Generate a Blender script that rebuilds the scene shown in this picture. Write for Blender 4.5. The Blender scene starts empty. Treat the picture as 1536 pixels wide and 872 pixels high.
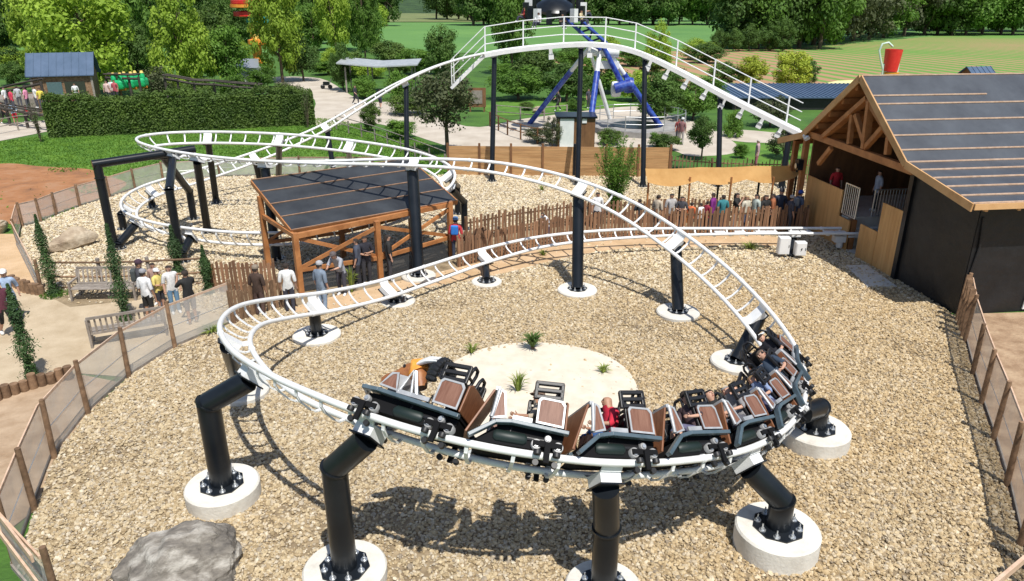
import bpy, bmesh, math, random
import numpy as np
from mathutils import Vector, Matrix
random.seed(7); rng = np.random.default_rng(7)
R = math.radians
# ---------------------------------------------------------------- camera, sky, sun
F, PITCH, CH = 1108.0, R(21.5), 9.0
SP, CP = math.sin(PITCH), math.cos(PITCH)
scene = bpy.context.scene
COL = scene.collection
cam_d = bpy.data.cameras.new('camera'); cam = bpy.data.objects.new('camera', cam_d); COL.objects.link(cam)
cam.location = (0, 0, CH); cam.rotation_euler = (R(90) - PITCH, 0, 0)
cam_d.sensor_width = 36; cam_d.lens = F / 1536 * 36; cam_d.clip_end = 3000; cam_d.clip_start = 0.1
scene.camera = cam
SUN = Vector((0.20, -0.47, 1.0)).normalized()
w = bpy.data.worlds.new('World'); scene.world = w; w.use_nodes = True
nt = w.node_tree; bg = nt.nodes['Background']; sky = nt.nodes.new('ShaderNodeTexSky')
sky.sky_type = 'NISHITA'; sky.sun_disc = False
sky.sun_elevation = math.asin(SUN.z); sky.sun_rotation = math.atan2(SUN.x, SUN.y)
sky.air_density = 1.0; sky.dust_density = 1.0
nt.links.new(sky.outputs[0], bg.inputs[0]); bg.inputs[1].default_value = 0.10
sl = bpy.data.lights.new('sun', 'SUN'); sl.energy = 4.6; sl.angle = R(0.5); sl.color = (1.0, 0.965, 0.9)
so = bpy.data.objects.new('sun', sl); COL.objects.link(so)
so.rotation_euler = (-SUN).to_track_quat('-Z', 'Y').to_euler()
scene.view_settings.view_transform = 'Standard'; scene.view_settings.look = 'None'
scene.view_settings.exposure = 0.2; scene.view_settings.gamma = 1
scene.cycles.max_bounces = 6; scene.cycles.transparent_max_bounces = 12
scene.cycles.diffuse_bounces = 3

def U(px, py, z=0.0):
    X = (px - 768) / F; V = -(py - 436) / F
    d = Vector((X, CP + V * SP, -SP + V * CP)); t = (z - CH) / d.z
    return Vector((0, 0, CH)) + d * t
def PR(p):
    z = p[2] - CH; d = p[1] * CP - z * SP; v = p[1] * SP + z * CP
    return 768 + F * p[0] / d, 436 - F * v / d
def zat(px, py, X, Y):
    """height of the point above ground position X,Y that projects to row py"""
    V = (436 - py) / F
    # (Y*SP + z*CP)/(Y*CP - z*SP) = V
    return (V * Y * CP - Y * SP) / (CP + V * SP) + CH

# ---------------------------------------------------------------- mesh helpers
WL = {}
class MB:
    def __init__(s): s.v = []; s.f = []; s.m = []
    def add(s, vs, fs, mi=0):
        o = len(s.v); s.v.extend([tuple(v) for v in vs]); s.f.extend([tuple(i + o for i in f) for f in fs]); s.m.extend([mi] * len(fs)); return s
    def box(s, c, size, M=None, mi=0):
        c = Vector(c); x, y, z = [k / 2 for k in size]
        vs = [Vector((a * x, b * y, d * z)) for a in (-1, 1) for b in (-1, 1) for d in (-1, 1)]
        if M is not None: vs = [M @ v for v in vs]
        return s.add([c + v for v in vs], [(0, 1, 3, 2), (4, 6, 7, 5), (0, 4, 5, 1), (2, 3, 7, 6), (0, 2, 6, 4), (1, 5, 7, 3)], mi)
    def bar(s, a, b, w, h, up=(0, 0, 1), mi=0):
        a = Vector(a); b = Vector(b); d = b - a; L = d.length
        if L < 1e-6: return s
        x = d / L; up = Vector(up); y = up.cross(x)
        if y.length < 1e-4: y = Vector((1, 0, 0)).cross(x)
        y.normalize(); z = x.cross(y)
        return s.box((a + b) / 2, (L, w, h), Matrix((x, y, z)).transposed(), mi)
    def tube(s, pts, r, n=10, cap=True, mi=0, closed=False):
        pts = [Vector(p) for p in pts]; m = len(pts)
        rs = r if isinstance(r, (list, tuple)) else [r] * m
        rings = []; nrm = None
        for i in range(m):
            if closed: t = pts[(i + 1) % m] - pts[i - 1]
            else: t = pts[min(i + 1, m - 1)] - pts[max(i - 1, 0)]
            t.normalize()
            if nrm is None:
                nrm = t.orthogonal().normalized()
            else:
                nrm = (nrm - t * nrm.dot(t)).normalized()
            b = t.cross(nrm)
            k = 1.0
            if 0 < i < m - 1 and not closed:
                a1 = (pts[i] - pts[i - 1]).normalized(); c = max(0.5, a1.dot(t)); k = 1 / c if False else 1
            rings.append([pts[i] + (nrm * math.cos(2 * math.pi * j / n) + b * math.sin(2 * math.pi * j / n)) * rs[i] * k for j in range(n)])
        vs = [v for rg in rings for v in rg]; fs = []
        for i in range(m if closed else m - 1):
            i2 = (i + 1) % m
            for j in range(n):
                j2 = (j + 1) % n; fs.append((i * n + j, i * n + j2, i2 * n + j2, i2 * n + j))
        if cap and not closed:
            fs.append(tuple(range(n - 1, -1, -1))); fs.append(tuple((m - 1) * n + j for j in range(n)))
        return s.add(vs, fs, mi)
    def lathe(s, c, prof, n=24, M=None, mi=0, cap=True):
        c = Vector(c); vs = []; fs = []
        for (r, z) in prof:
            for j in range(n):
                v = Vector((r * math.cos(2 * math.pi * j / n), r * math.sin(2 * math.pi * j / n), z))
                vs.append(c + (M @ v if M is not None else v))
        for i in range(len(prof) - 1):
            for j in range(n):
                j2 = (j + 1) % n; fs.append((i * n + j, i * n + j2, (i + 1) * n + j2, (i + 1) * n + j))
        if cap:
            fs.append(tuple(range(n - 1, -1, -1))); fs.append(tuple((len(prof) - 1) * n + j for j in range(n)))
        return s.add(vs, fs, mi)
    def prism(s, poly, thick, mi=0):
        """poly: list of 3D points (planar), extruded by vector thick"""
        n = len(poly); t = Vector(thick); p = [Vector(q) for q in poly]
        vs = p + [q + t for q in p]
        fs = [tuple(range(n - 1, -1, -1)), tuple(range(n, 2 * n))] + [(i, (i + 1) % n, (i + 1) % n + n, i + n) for i in range(n)]
        return s.add(vs, fs, mi)
    def build(s, name, mat, parent=None, smooth=None, **props):
        me = bpy.data.meshes.new(name)
        off = WL.get(parent.name, Vector((0, 0, 0))) if parent else Vector((0, 0, 0))
        me.from_pydata([(v[0] - off.x, v[1] - off.y, v[2] - off.z) for v in s.v], [], s.f)
        for m_ in (mat if isinstance(mat, (list, tuple)) else [mat]): me.materials.append(m_)
        if any(s.m): me.polygons.foreach_set('material_index', s.m)
        me.validate()
        bm = bmesh.new(); bm.from_mesh(me); bmesh.ops.recalc_face_normals(bm, faces=bm.faces); bm.to_mesh(me); bm.free()
        if smooth: me.polygons.foreach_set('use_smooth', [True] * len(me.polygons)); me.set_sharp_from_angle(angle=R(smooth))
        o = bpy.data.objects.new(name, me); COL.objects.link(o)
        if parent: o.parent = parent; WL[o.name] = off
        for k, v in props.items(): o[k] = v
        return o
def tag(o, label, cat, group=None, kind=None):
    o['label'] = label; o['category'] = cat
    if group: o['group'] = group
    if kind: o['kind'] = kind
    return o
def thing(name, label, cat, loc, group=None):
    o = bpy.data.objects.new(name, None); COL.objects.link(o); o.location = loc; o.empty_display_size = .2
    WL[o.name] = Vector(loc); return tag(o, label, cat, group)
def struct(name, mb, mat, label=None, **k):
    o = mb.build(name, mat, **k); o['kind'] = 'structure'
    if label: o['label'] = label
    return o
def link_mesh(name, me, parent=None, loc=(0, 0, 0), rot=(0, 0, 0), sc=(1, 1, 1)):
    o = bpy.data.objects.new(name, me); COL.objects.link(o); o.location = loc; o.rotation_euler = rot
    o.scale = sc if isinstance(sc, tuple) else (sc,) * 3
    if parent: o.parent = parent
    return o
def tree_copy(root, loc, rotz=0, label=None, group=None, scale=None):
    def cp(o, par):
        c = o.copy(); COL.objects.link(c); c.parent = par
        for ch in o.children: cp(ch, c)
        return c
    r = cp(root, None); r.location = loc; r.rotation_euler = (0, 0, rotz)
    if scale: r.scale = scale if isinstance(scale, tuple) else (scale,) * 3
    if label: r['label'] = label
    if group: r['group'] = group
    return r
def flat_mesh(pts, z): return MB().add([(p[0], p[1], z) for p in pts], [tuple(range(len(pts)))])
def smooth_poly(pts, k=6, closed=True):
    n = len(pts); out = []
    P = [Vector((p[0], p[1])) for p in pts]
    for i in range(n if closed else n - 1):
        a, b, c, d = (P[(i - 1) % n], P[i], P[(i + 1) % n], P[(i + 2) % n]) if closed else (P[max(i - 1, 0)], P[i], P[i + 1], P[min(i + 2, n - 1)])
        for j in range(k):
            u = j / k; out.append(.5 * (2 * b + (c - a) * u + (2 * a - 5 * b + 4 * c - d) * u * u + (3 * b - a - 3 * c + d) * u ** 3))
    if not closed: out.append(P[-1])
    return out

# ---------------------------------------------------------------- materials
MATS = {}
def mat(name, c1, c2=None, scale=3, rough=.6, metal=0, bump=0, bscale=20, stretch=(1, 1, 1), rnd=0, c3=None, spec=.5, coat=0, contrast=(.35, .65), trans=0, detail=5, alpha=None):
    if name in MATS: return MATS[name]
    m = bpy.data.materials.new(name); m.use_nodes = True; N = m.node_tree.nodes; L = m.node_tree.links
    p = N['Principled BSDF']; p.inputs['Roughness'].default_value = rough; p.inputs['Metallic'].default_value = metal
    p.inputs['Specular IOR Level'].default_value = spec; p.inputs['Coat Weight'].default_value = coat
    tc = N.new('ShaderNodeTexCoord'); mp = N.new('ShaderNodeMapping'); mp.inputs['Scale'].default_value = stretch
    L.new(tc.outputs['Object'], mp.inputs[0])
    vec = mp.outputs[0]
    if rnd:
        oi = N.new('ShaderNodeObjectInfo'); ad = N.new('ShaderNodeVectorMath'); ad.operation = 'ADD'
        ml = N.new('ShaderNodeVectorMath'); ml.operation = 'SCALE'; ml.inputs[0].default_value = (37, 91, 53)
        L.new(oi.outputs['Random'], ml.inputs['Scale']); L.new(vec, ad.inputs[0]); L.new(ml.outputs[0], ad.inputs[1]); vec = ad.outputs[0]
    col = None
    if c2 is not None:
        nz = N.new('ShaderNodeTexNoise'); nz.inputs['Scale'].default_value = scale; nz.inputs['Detail'].default_value = detail; nz.inputs['Roughness'].default_value = .62
        L.new(vec, nz.inputs['Vector'])
        cr = N.new('ShaderNodeValToRGB'); cr.color_ramp.elements[0].position = contrast[0]; cr.color_ramp.elements[1].position = contrast[1]
        cr.color_ramp.elements[0].color = (*c1, 1); cr.color_ramp.elements[1].color = (*c2, 1)
        if c3 is not None:
            e = cr.color_ramp.elements.new((contrast[0] + contrast[1]) / 2); e.color = (*c3, 1)
        L.new(nz.outputs['Fac'], cr.inputs[0]); col = cr.outputs[0]
    else:
        p.inputs['Base Color'].default_value = (*c1, 1)
    if rnd:
        hs = N.new('ShaderNodeHueSaturation'); mr = N.new('ShaderNodeMapRange'); mr.inputs[3].default_value = 1 - rnd; mr.inputs[4].default_value = 1 + rnd
        L.new(oi.outputs['Random'], mr.inputs[0]); L.new(mr.outputs[0], hs.inputs['Value'])
        if col is not None: L.new(col, hs.inputs['Color'])
        else: hs.inputs['Color'].default_value = (*c1, 1)
        col = hs.outputs[0]
    if col is not None: L.new(col, p.inputs['Base Color'])
    if bump:
        n2 = N.new('ShaderNodeTexNoise'); n2.inputs['Scale'].default_value = bscale; n2.inputs['Detail'].default_value = 4; L.new(vec, n2.inputs['Vector'])
        b = N.new('ShaderNodeBump'); b.inputs['Strength'].default_value = 1; b.inputs['Distance'].default_value = bump; L.new(n2.outputs['Fac'], b.inputs['Height']); L.new(b.outputs[0], p.inputs['Normal'])
    if trans:
        p.inputs['Subsurface Weight'].default_value = 0
        tr = N.new('ShaderNodeBsdfTranslucent'); mx = N.new('ShaderNodeMixShader'); mx.inputs[0].default_value = trans
        if col is not None: L.new(col, tr.inputs[0])
        else: tr.inputs[0].default_value = (*c1, 1)
        out = N['Material Output']; L.new(p.outputs[0], mx.inputs[1]); L.new(tr.outputs[0], mx.inputs[2]); L.new(mx.outputs[0], out.inputs[0])
    if alpha is not None: p.inputs['Alpha'].default_value = alpha
    MATS[name] = m; return m
M_white = mat('white_paint', (.80, .80, .79), (.70, .71, .71), 2.2, .38, bump=.0006, bscale=60)
M_black = mat('black_steel', (.006, .008, .011), (.012, .015, .019), 1.6, .30, bump=.0006, bscale=90, spec=.38)
M_conc = mat('concrete', (.46, .42, .36), (.70, .675, .61), 2.2, .88, bump=.008, bscale=18, c3=(.61, .58, .515), rnd=.07, contrast=(.22, .62), detail=11)
M_galv = mat('galvanised', (.55, .57, .58), (.72, .74, .75), 30, .38, metal=.85)
M_oak = mat('orange_timber', (.30, .115, .035), (.46, .20, .07), 2.5, .6, bump=.002, bscale=30, stretch=(1, 1, 1), rnd=.12)
M_pine = mat('fresh_pine', (.47, .255, .10), (.60, .36, .165), 1.5, .6, bump=.002, bscale=30, rnd=.1)
M_batten = mat('batten_wood', (.50, .33, .22), (.66, .47, .34), 6, .7)
M_oldwood = mat('weathered_wood', (.13, .075, .04), (.27, .165, .095), 6, .8, bump=.006, bscale=25, rnd=.3)
M_redwood = mat('stained_paling', (.15, .075, .04), (.30, .165, .09), 4, .75, bump=.004, bscale=25, stretch=(1, 1, .3), rnd=.38)
M_greywood = mat('grey_wood', (.20, .17, .145), (.33, .29, .25), 6, .8, bump=.004, bscale=25, rnd=.15)
# ---------------------------------------------------------------- ground
M_grass = mat('grass', (.028, .080, .010), (.075, .175, .020), .35, .85, bump=.05, bscale=9, c3=(.055, .135, .014), contrast=(.3, .7), detail=9)
M_lawn = mat('lawn', (.045, .115, .012), (.145, .265, .030), .55, .85, bump=.06, bscale=14, contrast=(.3, .7), detail=14, c3=(.085, .20, .018))
M_meadow = mat('meadow', (.080, .20, .045), (.13, .27, .06), .03, .9, bump=.1, bscale=.8, contrast=(.3, .7), detail=9)
M_soil = mat('red_soil', (.22, .105, .05), (.36, .19, .10), .7, .95, bump=.03, bscale=6, c3=(.34, .15, .06), detail=9)
M_sand = mat('beige_sand', (.40, .31, .20), (.52, .42, .29), 1.2, .95, bump=.012, bscale=30, detail=10)
M_osand = mat('orange_sand', (.46, .31, .17), (.58, .41, .25), 1.2, .95, bump=.012, bscale=25, detail=9)
M_cream = mat('cream_sand', (.60, .52, .41), (.71, .635, .52), 2.2, .95, bump=.008, bscale=60, detail=9)
M_path = mat('pale_path', (.43, .37, .30), (.54, .48, .40), .6, .9, bump=.008, bscale=20, detail=8)
M_gbed = mat('gravel_bed', (.16, .115, .065), (.36, .275, .17), 2.2, .95, bump=.04, bscale=12, detail=8)
g = MB().add([(-900, -60, 0), (900, -60, 0), (900, 1300, 0), (-900, 1300, 0)], [(0, 1, 2, 3)])
struct('ground', g, M_grass)
# outer fence line of the gravel yard (ground positions)
LF = [(352, 485), (263, 523), (194, 567), (133, 622), (82, 688), (53, 767), (25, 850), (95, 930)]
LFW = [U(*p) for p in LF]
RF = [(1441, 478), (1446, 514), (1458, 563), (1471, 607), (1489, 661), (1509, 729), (1529, 820)]
RFW = [U(*p) for p in RF]; SB = U(1433, 472)
BF = [(62, 436), (28, 368), (34, 341), (62, 334), (85, 324), (120, 311), (165, 297), (203, 284), (245, 273), (330, 266), (450, 263), (560, 263), (672, 263)]
BFW = [U(*p) for p in BF]
yard = [(p.x, p.y) for p in LFW] + [(-6, 6), (8.5, 6), (9.2, 9.4)] + [(p.x, p.y) for p in reversed(RFW)] + [(13.5, 20.9), (13.3, 24.5)]
yard += [(p.x, p.y) for p in (U(1210, 345), U(1210, 262), U(1000, 265))] + [(p.x, p.y) for p in reversed(BFW)] + [(p.x, p.y) for p in (U(100, 462), U(200, 455), U(300, 462))]
struct('gravel_yard', flat_mesh(yard, .02), M_gbed)
left = [U(*p) for p in [(0, 425), (62, 440), (105, 462), (310, 440), (360, 490), (263, 523), (194, 567), (100, 560), (0, 612), (-150, 680), (-300, 560), (-300, 425)]]
struct('visitor_path', flat_mesh(left, .024), M_sand)
struct('orange_path', flat_mesh([U(*p) for p in [(-200, 350), (0, 352), (20, 352), (30, 372), (50, 400), (62, 432), (40, 442), (0, 436), (-200, 470)]], .03), M_osand)
struct('orange_soil', flat_mesh([U(*p) for p in [(0, 585), (105, 560), (180, 575), (133, 622), (82, 688), (53, 767), (10, 800), (-200, 900), (-300, 700)]], .028), mat('tan_soil', (.30, .20, .12), (.46, .34, .23), 1.3, .95, bump=.02, bscale=12, c3=(.38, .27, .175), detail=9))
struct('lawn', flat_mesh(smooth_poly([U(*p) for p in [(-100, 240), (60, 205), (200, 198), (350, 185), (480, 178), (560, 195), (640, 215), (680, 262), (560, 264), (330, 266), (203, 284), (120, 311), (60, 335), (-80, 340)]], 5), .012), M_lawn)
struct('soil_patch', flat_mesh(smooth_poly([U(*p) for p in [(-120, 262), (0, 246), (60, 250), (130, 254), (150, 262), (190, 275), (165, 293), (120, 308), (85, 320), (40, 335), (0, 338), (-150, 345)]], 6), .016), M_soil)
struct('plaza_path', flat_mesh(smooth_poly([U(*p) for p in [(395, 117), (480, 118), (540, 150), (600, 155), (700, 190), (790, 178), (950, 160), (1010, 175), (1060, 190), (1110, 225), (1040, 235), (1000, 225), (900, 222), (780, 226), (700, 226), (640, 210), (560, 185), (470, 188), (472, 150), (430, 130)]], 5), .02), M_path)
struct('plaza_path', flat_mesh([U(*p) for p in [(-60, 188), (75, 182), (80, 196), (0, 212), (-100, 225)]], .02), M_path)
struct('plaza_path', flat_mesh(smooth_poly([U(*p) for p in [(1090, 195), (1180, 202), (1190, 214), (1100, 212)]], 4), .026), M_path)
struct('ride_lawn', flat_mesh(smooth_poly([U(*p) for p in [(1040, 205), (1110, 195), (1230, 205), (1260, 245), (1150, 250), (1060, 240)]], 5), .016), M_lawn)
struct('ride_lawn', flat_mesh(smooth_poly([U(*p) for p in [(735, 156), (840, 146), (930, 150), (930, 160), (800, 172), (740, 172)]], 5), .024), M_lawn)
struct('bare_soil', flat_mesh([(p.x, p.y) for p in RFW] and [RFW[0], SB, SB + Vector((16, 1, 0)), Vector((30, 8, 0)), Vector((11, 5, 0)), RFW[6], RFW[5], RFW[4], RFW[3], RFW[2], RFW[1]], .018), mat('bare_soil', (.24, .15, .085), (.42, .30, .19), 1.6, .95, bump=.03, bscale=10, c3=(.33, .22, .135), detail=10))
# sandy strips inside the yard
struct('orange_strip', flat_mesh(smooth_poly([U(*p) for p in [(440, 462), (560, 432), (690, 402), (800, 374), (900, 356), (1040, 350), (1160, 356), (1200, 372), (1120, 368), (1040, 372), (940, 374), (850, 388), (740, 415), (620, 437), (560, 452), (470, 470)]], 4), .032), M_osand)
struct('sand_oval', flat_mesh(smooth_poly([U(*p) for p in [(672, 552), (730, 524), (800, 516), (880, 526), (935, 552), (958, 590), (955, 625), (900, 650), (820, 665), (740, 668), (680, 640), (662, 590)]], 6), .05), M_cream)
# fields beyond the park
struct('meadow', flat_mesh([(-420, 150, 0), (40, 138, 0), (95, 165, 0), (160, 330, 0), (140, 420, 0), (-420, 420, 0)], .08), M_meadow)
struct('hill_grass', flat_mesh([(-120, 330, 0), (10, 330, 0), (30, 700, 0), (-300, 700, 0)], .3), mat('dry_grass', (.12, .16, .05), (.20, .22, .08), .05, .9, detail=8))
m = bpy.data.materials.new('crop_rows'); m.use_nodes = True; N = m.node_tree.nodes; L = m.node_tree.links; p = N['Principled BSDF']; p.inputs['Roughness'].default_value = .95
tc = N.new('ShaderNodeTexCoord'); mp = N.new('ShaderNodeMapping'); mp.inputs['Rotation'].default_value = (0, 0, R(-9)); L.new(tc.outputs['Object'], mp.inputs[0])
wv = N.new('ShaderNodeTexWave'); wv.bands_direction = 'X'; wv.inputs['Scale'].default_value = .11; wv.inputs['Distortion'].default_value = .6; wv.inputs['Detail'].default_value = 2; wv.inputs['Detail Scale'].default_value = .25
L.new(mp.outputs[0], wv.inputs[0])
n1 = N.new('ShaderNodeTexNoise'); n1.inputs['Scale'].default_value = .022; n1.inputs['Detail'].default_value = 6; L.new(tc.outputs['Object'], n1.inputs[0])
n3 = N.new('ShaderNodeTexNoise'); n3.inputs['Scale'].default_value = 1.1; n3.inputs['Detail'].default_value = 6; L.new(tc.outputs['Object'], n3.inputs[0])
a = N.new('ShaderNodeMath'); a.operation = 'MULTIPLY_ADD'; a.inputs[1].default_value = 2.4; a.inputs[2].default_value = -1.0; L.new(n1.outputs['Fac'], a.inputs[0])
sx_ = N.new('ShaderNodeSeparateXYZ'); L.new(tc.outputs['Object'], sx_.inputs[0]); gx_ = N.new('ShaderNodeMapRange'); gx_.inputs[1].default_value = 25; gx_.inputs[2].default_value = 135; gx_.inputs[3].default_value = -.6; gx_.inputs[4].default_value = .2; L.new(sx_.outputs[0], gx_.inputs[0])
ga_ = N.new('ShaderNodeMath'); ga_.operation = 'ADD'; L.new(a.outputs[0], ga_.inputs[0]); L.new(gx_.outputs[0], ga_.inputs[1]); a = ga_
b = N.new('ShaderNodeMath'); b.operation = 'ADD'; L.new(a.outputs[0], b.inputs[0]); L.new(wv.outputs['Fac'], b.inputs[1])
b2 = N.new('ShaderNodeMath'); b2.operation = 'MULTIPLY_ADD'; b2.inputs[1].default_value = .8; L.new(n3.outputs['Fac'], b2.inputs[0]); L.new(b.outputs[0], b2.inputs[2])
cr = N.new('ShaderNodeValToRGB'); cr.color_ramp.elements[0].position = .45; cr.color_ramp.elements[0].color = (.38, .22, .12, 1); cr.color_ramp.elements[1].position = 1.0; cr.color_ramp.elements[1].color = (.12, .26, .04, 1)
L.new(b2.outputs[0], cr.inputs[0]); L.new(cr.outputs[0], p.inputs['Base Color'])
crop = [U(*q) for q in [(800, 88), (960, 80), (1200, 72), (1330, 62), (1400, 55), (1800, 53), (2300, 56), (2200, 160), (1600, 160), (1150, 150), (900, 120)]]
struct('crop_field', flat_mesh(crop, .12), m)

# gravel stones: nobody could count them
def rock_mesh(name, seed, mt, sub=1, flat=.6):
    r = np.random.default_rng(seed); bm = bmesh.new(); bmesh.ops.create_icosphere(bm, subdivisions=sub, radius=.5)
    d = r.normal(size=(6, 3)); d /= np.linalg.norm(d, axis=1)[:, None]; h = r.uniform(.30, .46, 6)
    sc = (1, r.uniform(.6, .9), flat * r.uniform(.8, 1.1))
    for v in bm.verts:
        q = np.array(v.co)
        for k in range(6):
            t = q @ d[k]
            if t > h[k]: q = q - d[k] * (t - h[k])
        q = q * sc; v.co = q
    me = bpy.data.meshes.new(name); bm.to_mesh(me); bm.free(); me.materials.append(mt); return me
def stone_material(pale=False):
    m = bpy.data.materials.new('stones'); m.use_nodes = True; N = m.node_tree.nodes; L = m.node_tree.links; p = N['Principled BSDF']; p.inputs['Roughness'].default_value = .9
    oi = N.new('ShaderNodeObjectInfo'); cr = N.new('ShaderNodeValToRGB'); e = cr.color_ramp.elements
    cols = [(0, (0.316, 0.237, 0.133)), (.2, (0.417, 0.318, 0.187)), (.45, (0.486, 0.388, 0.238)), (.62, (0.557, 0.457, 0.301)), (.78, (0.447, 0.379, 0.279)), (.9, (0.648, 0.566, 0.429)), (.97, (0.277, 0.226, 0.165))] if not pale else [(0, (.42, .32, .19)), (.2, (.56, .45, .28)), (.45, (.64, .54, .36)), (.62, (.70, .61, .44)), (.78, (.56, .49, .38)), (.9, (.78, .70, .56)), (.97, (.36, .30, .23))]
    e[0].position = 0; e[0].color = (*cols[0][1], 1); e[1].position = .2; e[1].color = (*cols[1][1], 1)
    for q, c in cols[2:]: x = e.new(q); x.color = (*c, 1)
    L.new(oi.outputs['Random'], cr.inputs[0])
    tc = N.new('ShaderNodeTexCoord'); nz = N.new('ShaderNodeTexNoise'); nz.inputs['Scale'].default_value = 4; nz.inputs['Detail'].default_value = 4; L.new(tc.outputs['Object'], nz.inputs[0])
    hs = N.new('ShaderNodeHueSaturation'); mr = N.new('ShaderNodeMapRange'); mr.inputs[1].default_value = .3; mr.inputs[2].default_value = .7; mr.inputs[3].default_value = .75; mr.inputs[4].default_value = 1.15
    L.new(nz.outputs['Fac'], mr.inputs[0]); L.new(mr.outputs[0], hs.inputs['Value']); L.new(cr.outputs[0], hs.inputs['Color'])
    sp = N.new('ShaderNodeSeparateXYZ'); L.new(oi.outputs['Location'], sp.inputs[0]); mg = N.new('ShaderNodeMapRange'); mg.inputs[1].default_value = -3; mg.inputs[2].default_value = 9; mg.inputs[3].default_value = .0; mg.inputs[4].default_value = 1.0; L.new(sp.outputs[0], mg.inputs[0])
    pn = N.new('ShaderNodeTexNoise'); pn.inputs['Scale'].default_value = .33; pn.inputs['Detail'].default_value = 5; L.new(oi.outputs['Location'], pn.inputs[0]); pm = N.new('ShaderNodeMath'); pm.operation = 'MULTIPLY_ADD'; pm.inputs[1].default_value = 1.8; pm.inputs[2].default_value = -.9; L.new(pn.outputs['Fac'], pm.inputs[0])
    ad = N.new('ShaderNodeMath'); ad.operation = 'ADD'; ad.use_clamp = True; L.new(pm.outputs[0], ad.inputs[0]); L.new(mg.outputs[0], ad.inputs[1])
    mx = N.new('ShaderNodeMix'); mx.data_type = 'RGBA'; mx.blend_type = 'MULTIPLY'; mx.inputs[7].default_value = (1.03, .965, .86, 1) if not pale else (1.0, .97, .92, 1); L.new(ad.outputs[0], mx.inputs[0]); L.new(hs.outputs[0], mx.inputs[6]); L.new(mx.outputs[2], p.inputs['Base Color']); return m
def scatter_group(mt, tagname):
    rc = bpy.data.collections.new(tagname)
    for i in range(7): rc.objects.link(bpy.data.objects.new('stone_shape', rock_mesh('stone', 40 + i, mt, 1)))
    ng = bpy.data.node_groups.new('scatter', 'GeometryNodeTree')
    ng.interface.new_socket('Geometry', in_out='INPUT', socket_type='NodeSocketGeometry'); ng.interface.new_socket('Geometry', in_out='OUTPUT', socket_type='NodeSocketGeometry')
    gi = ng.nodes.new('NodeGroupInput'); go = ng.nodes.new('NodeGroupOutput')
    iop = ng.nodes.new('GeometryNodeInstanceOnPoints'); ci = ng.nodes.new('GeometryNodeCollectionInfo'); ci.inputs['Collection'].default_value = rc
    ci.inputs['Separate Children'].default_value = True; ci.inputs['Reset Children'].default_value = True
    rr = ng.nodes.new('FunctionNodeRandomValue'); rr.data_type = 'FLOAT_VECTOR'; rr.inputs[0].default_value = (-.6, -.6, 0); rr.inputs[1].default_value = (.6, .6, 6.28)
    rs = ng.nodes.new('GeometryNodeInputNamedAttribute'); rs.data_type = 'FLOAT'; rs.inputs['Name'].default_value = 'size'
    ng.links.new(gi.outputs[0], iop.inputs['Points']); ng.links.new(ci.outputs[0], iop.inputs['Instance']); iop.inputs['Pick Instance'].default_value = True
    ng.links.new(rr.outputs[0], iop.inputs['Rotation']); ng.links.new(rs.outputs[0], iop.inputs['Scale']); ng.links.new(iop.outputs[0], go.inputs[0]); return ng
NG1 = scatter_group(stone_material(), 'stone_shapes'); NG2 = scatter_group(stone_material(True), 'pale_stone_shapes')
def in_poly(x, y, poly):
    c = np.zeros(len(x), bool); n = len(poly)
    for i in range(n):
        x1, y1 = poly[i]; x2, y2 = poly[(i + 1) % n]
        k = ((y1 > y) != (y2 > y)); xi = (x2 - x1) * (y - y1) / (y2 - y1 + 1e-12) + x1; c ^= k & (x < xi)
    return c
oval = [(p.x, p.y) for p in smooth_poly([U(*p) for p in [(672, 552), (730, 524), (800, 516), (880, 526), (935, 552), (958, 590), (955, 625), (900, 650), (820, 665), (740, 668), (680, 640), (662, 590)]], 6)]
_oc = np.mean(oval, axis=0); oval_in = [tuple(_oc + (np.array(q) - _oc) * (.93 + .02 * math.sin(i * 1.9))) for i, q in enumerate(oval)]
strip = [(p.x, p.y) for p in smooth_poly([U(*p) for p in [(440, 462), (560, 432), (690, 402), (800, 374), (900, 356), (1040, 350), (1160, 356), (1200, 372), (1120, 368), (1040, 372), (940, 374), (850, 388), (740, 415), (620, 437), (560, 452), (470, 470)]], 4)]
queue = [(p.x, p.y) for p in [U(400, 466), U(440, 462), U(690, 402), U(860, 358), U(1208, 346), U(1208, 326), U(960, 330), U(864, 330), U(770, 345), U(690, 362), U(430, 420), U(330, 425), U(330, 440)]]
def scatter(name, label, n, box, ok, smin, smax, z=.03, ng=None):
    x = rng.uniform(box[0], box[1], n); y = rng.uniform(box[2], box[3], n); k = ok(x, y); x = x[k]; y = y[k]
    me = bpy.data.meshes.new(name); co = np.stack([x, y, np.full(len(x), z) + rng.uniform(-.015, .02, len(x))], 1)
    me.vertices.add(len(x)); me.vertices.foreach_set('co', co.ravel())
    at = me.attributes.new('size', 'FLOAT', 'POINT'); at.data.foreach_set('value', (smin + (smax - smin) * rng.random(len(x)) ** 2.6).astype(np.float32))
    me.update(); o = bpy.data.objects.new(name, me); COL.objects.link(o); o['kind'] = 'stuff'; o['label'] = label; o['category'] = 'gravel'
    md = o.modifiers.new('scatter', 'NODES'); md.node_group = ng; return o
base_ok = lambda x, y: in_poly(x, y, yard) & ~in_poly(x, y, queue)
def edge_thin(x, y, poly, keep): return ~in_poly(x, y, poly) | (rng.random(len(x)) < keep)
lw = lambda x, y: rng.random(len(x)) < np.clip((y - 21.5) / 5, 0, 1)
wear = lambda x, y: rng.random(len(x)) < .55 + .45 * (np.sin(x * .9 + 1.3 * np.sin(y * .7)) + np.sin(y * 1.1 + x * .35) > -1.25)
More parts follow.
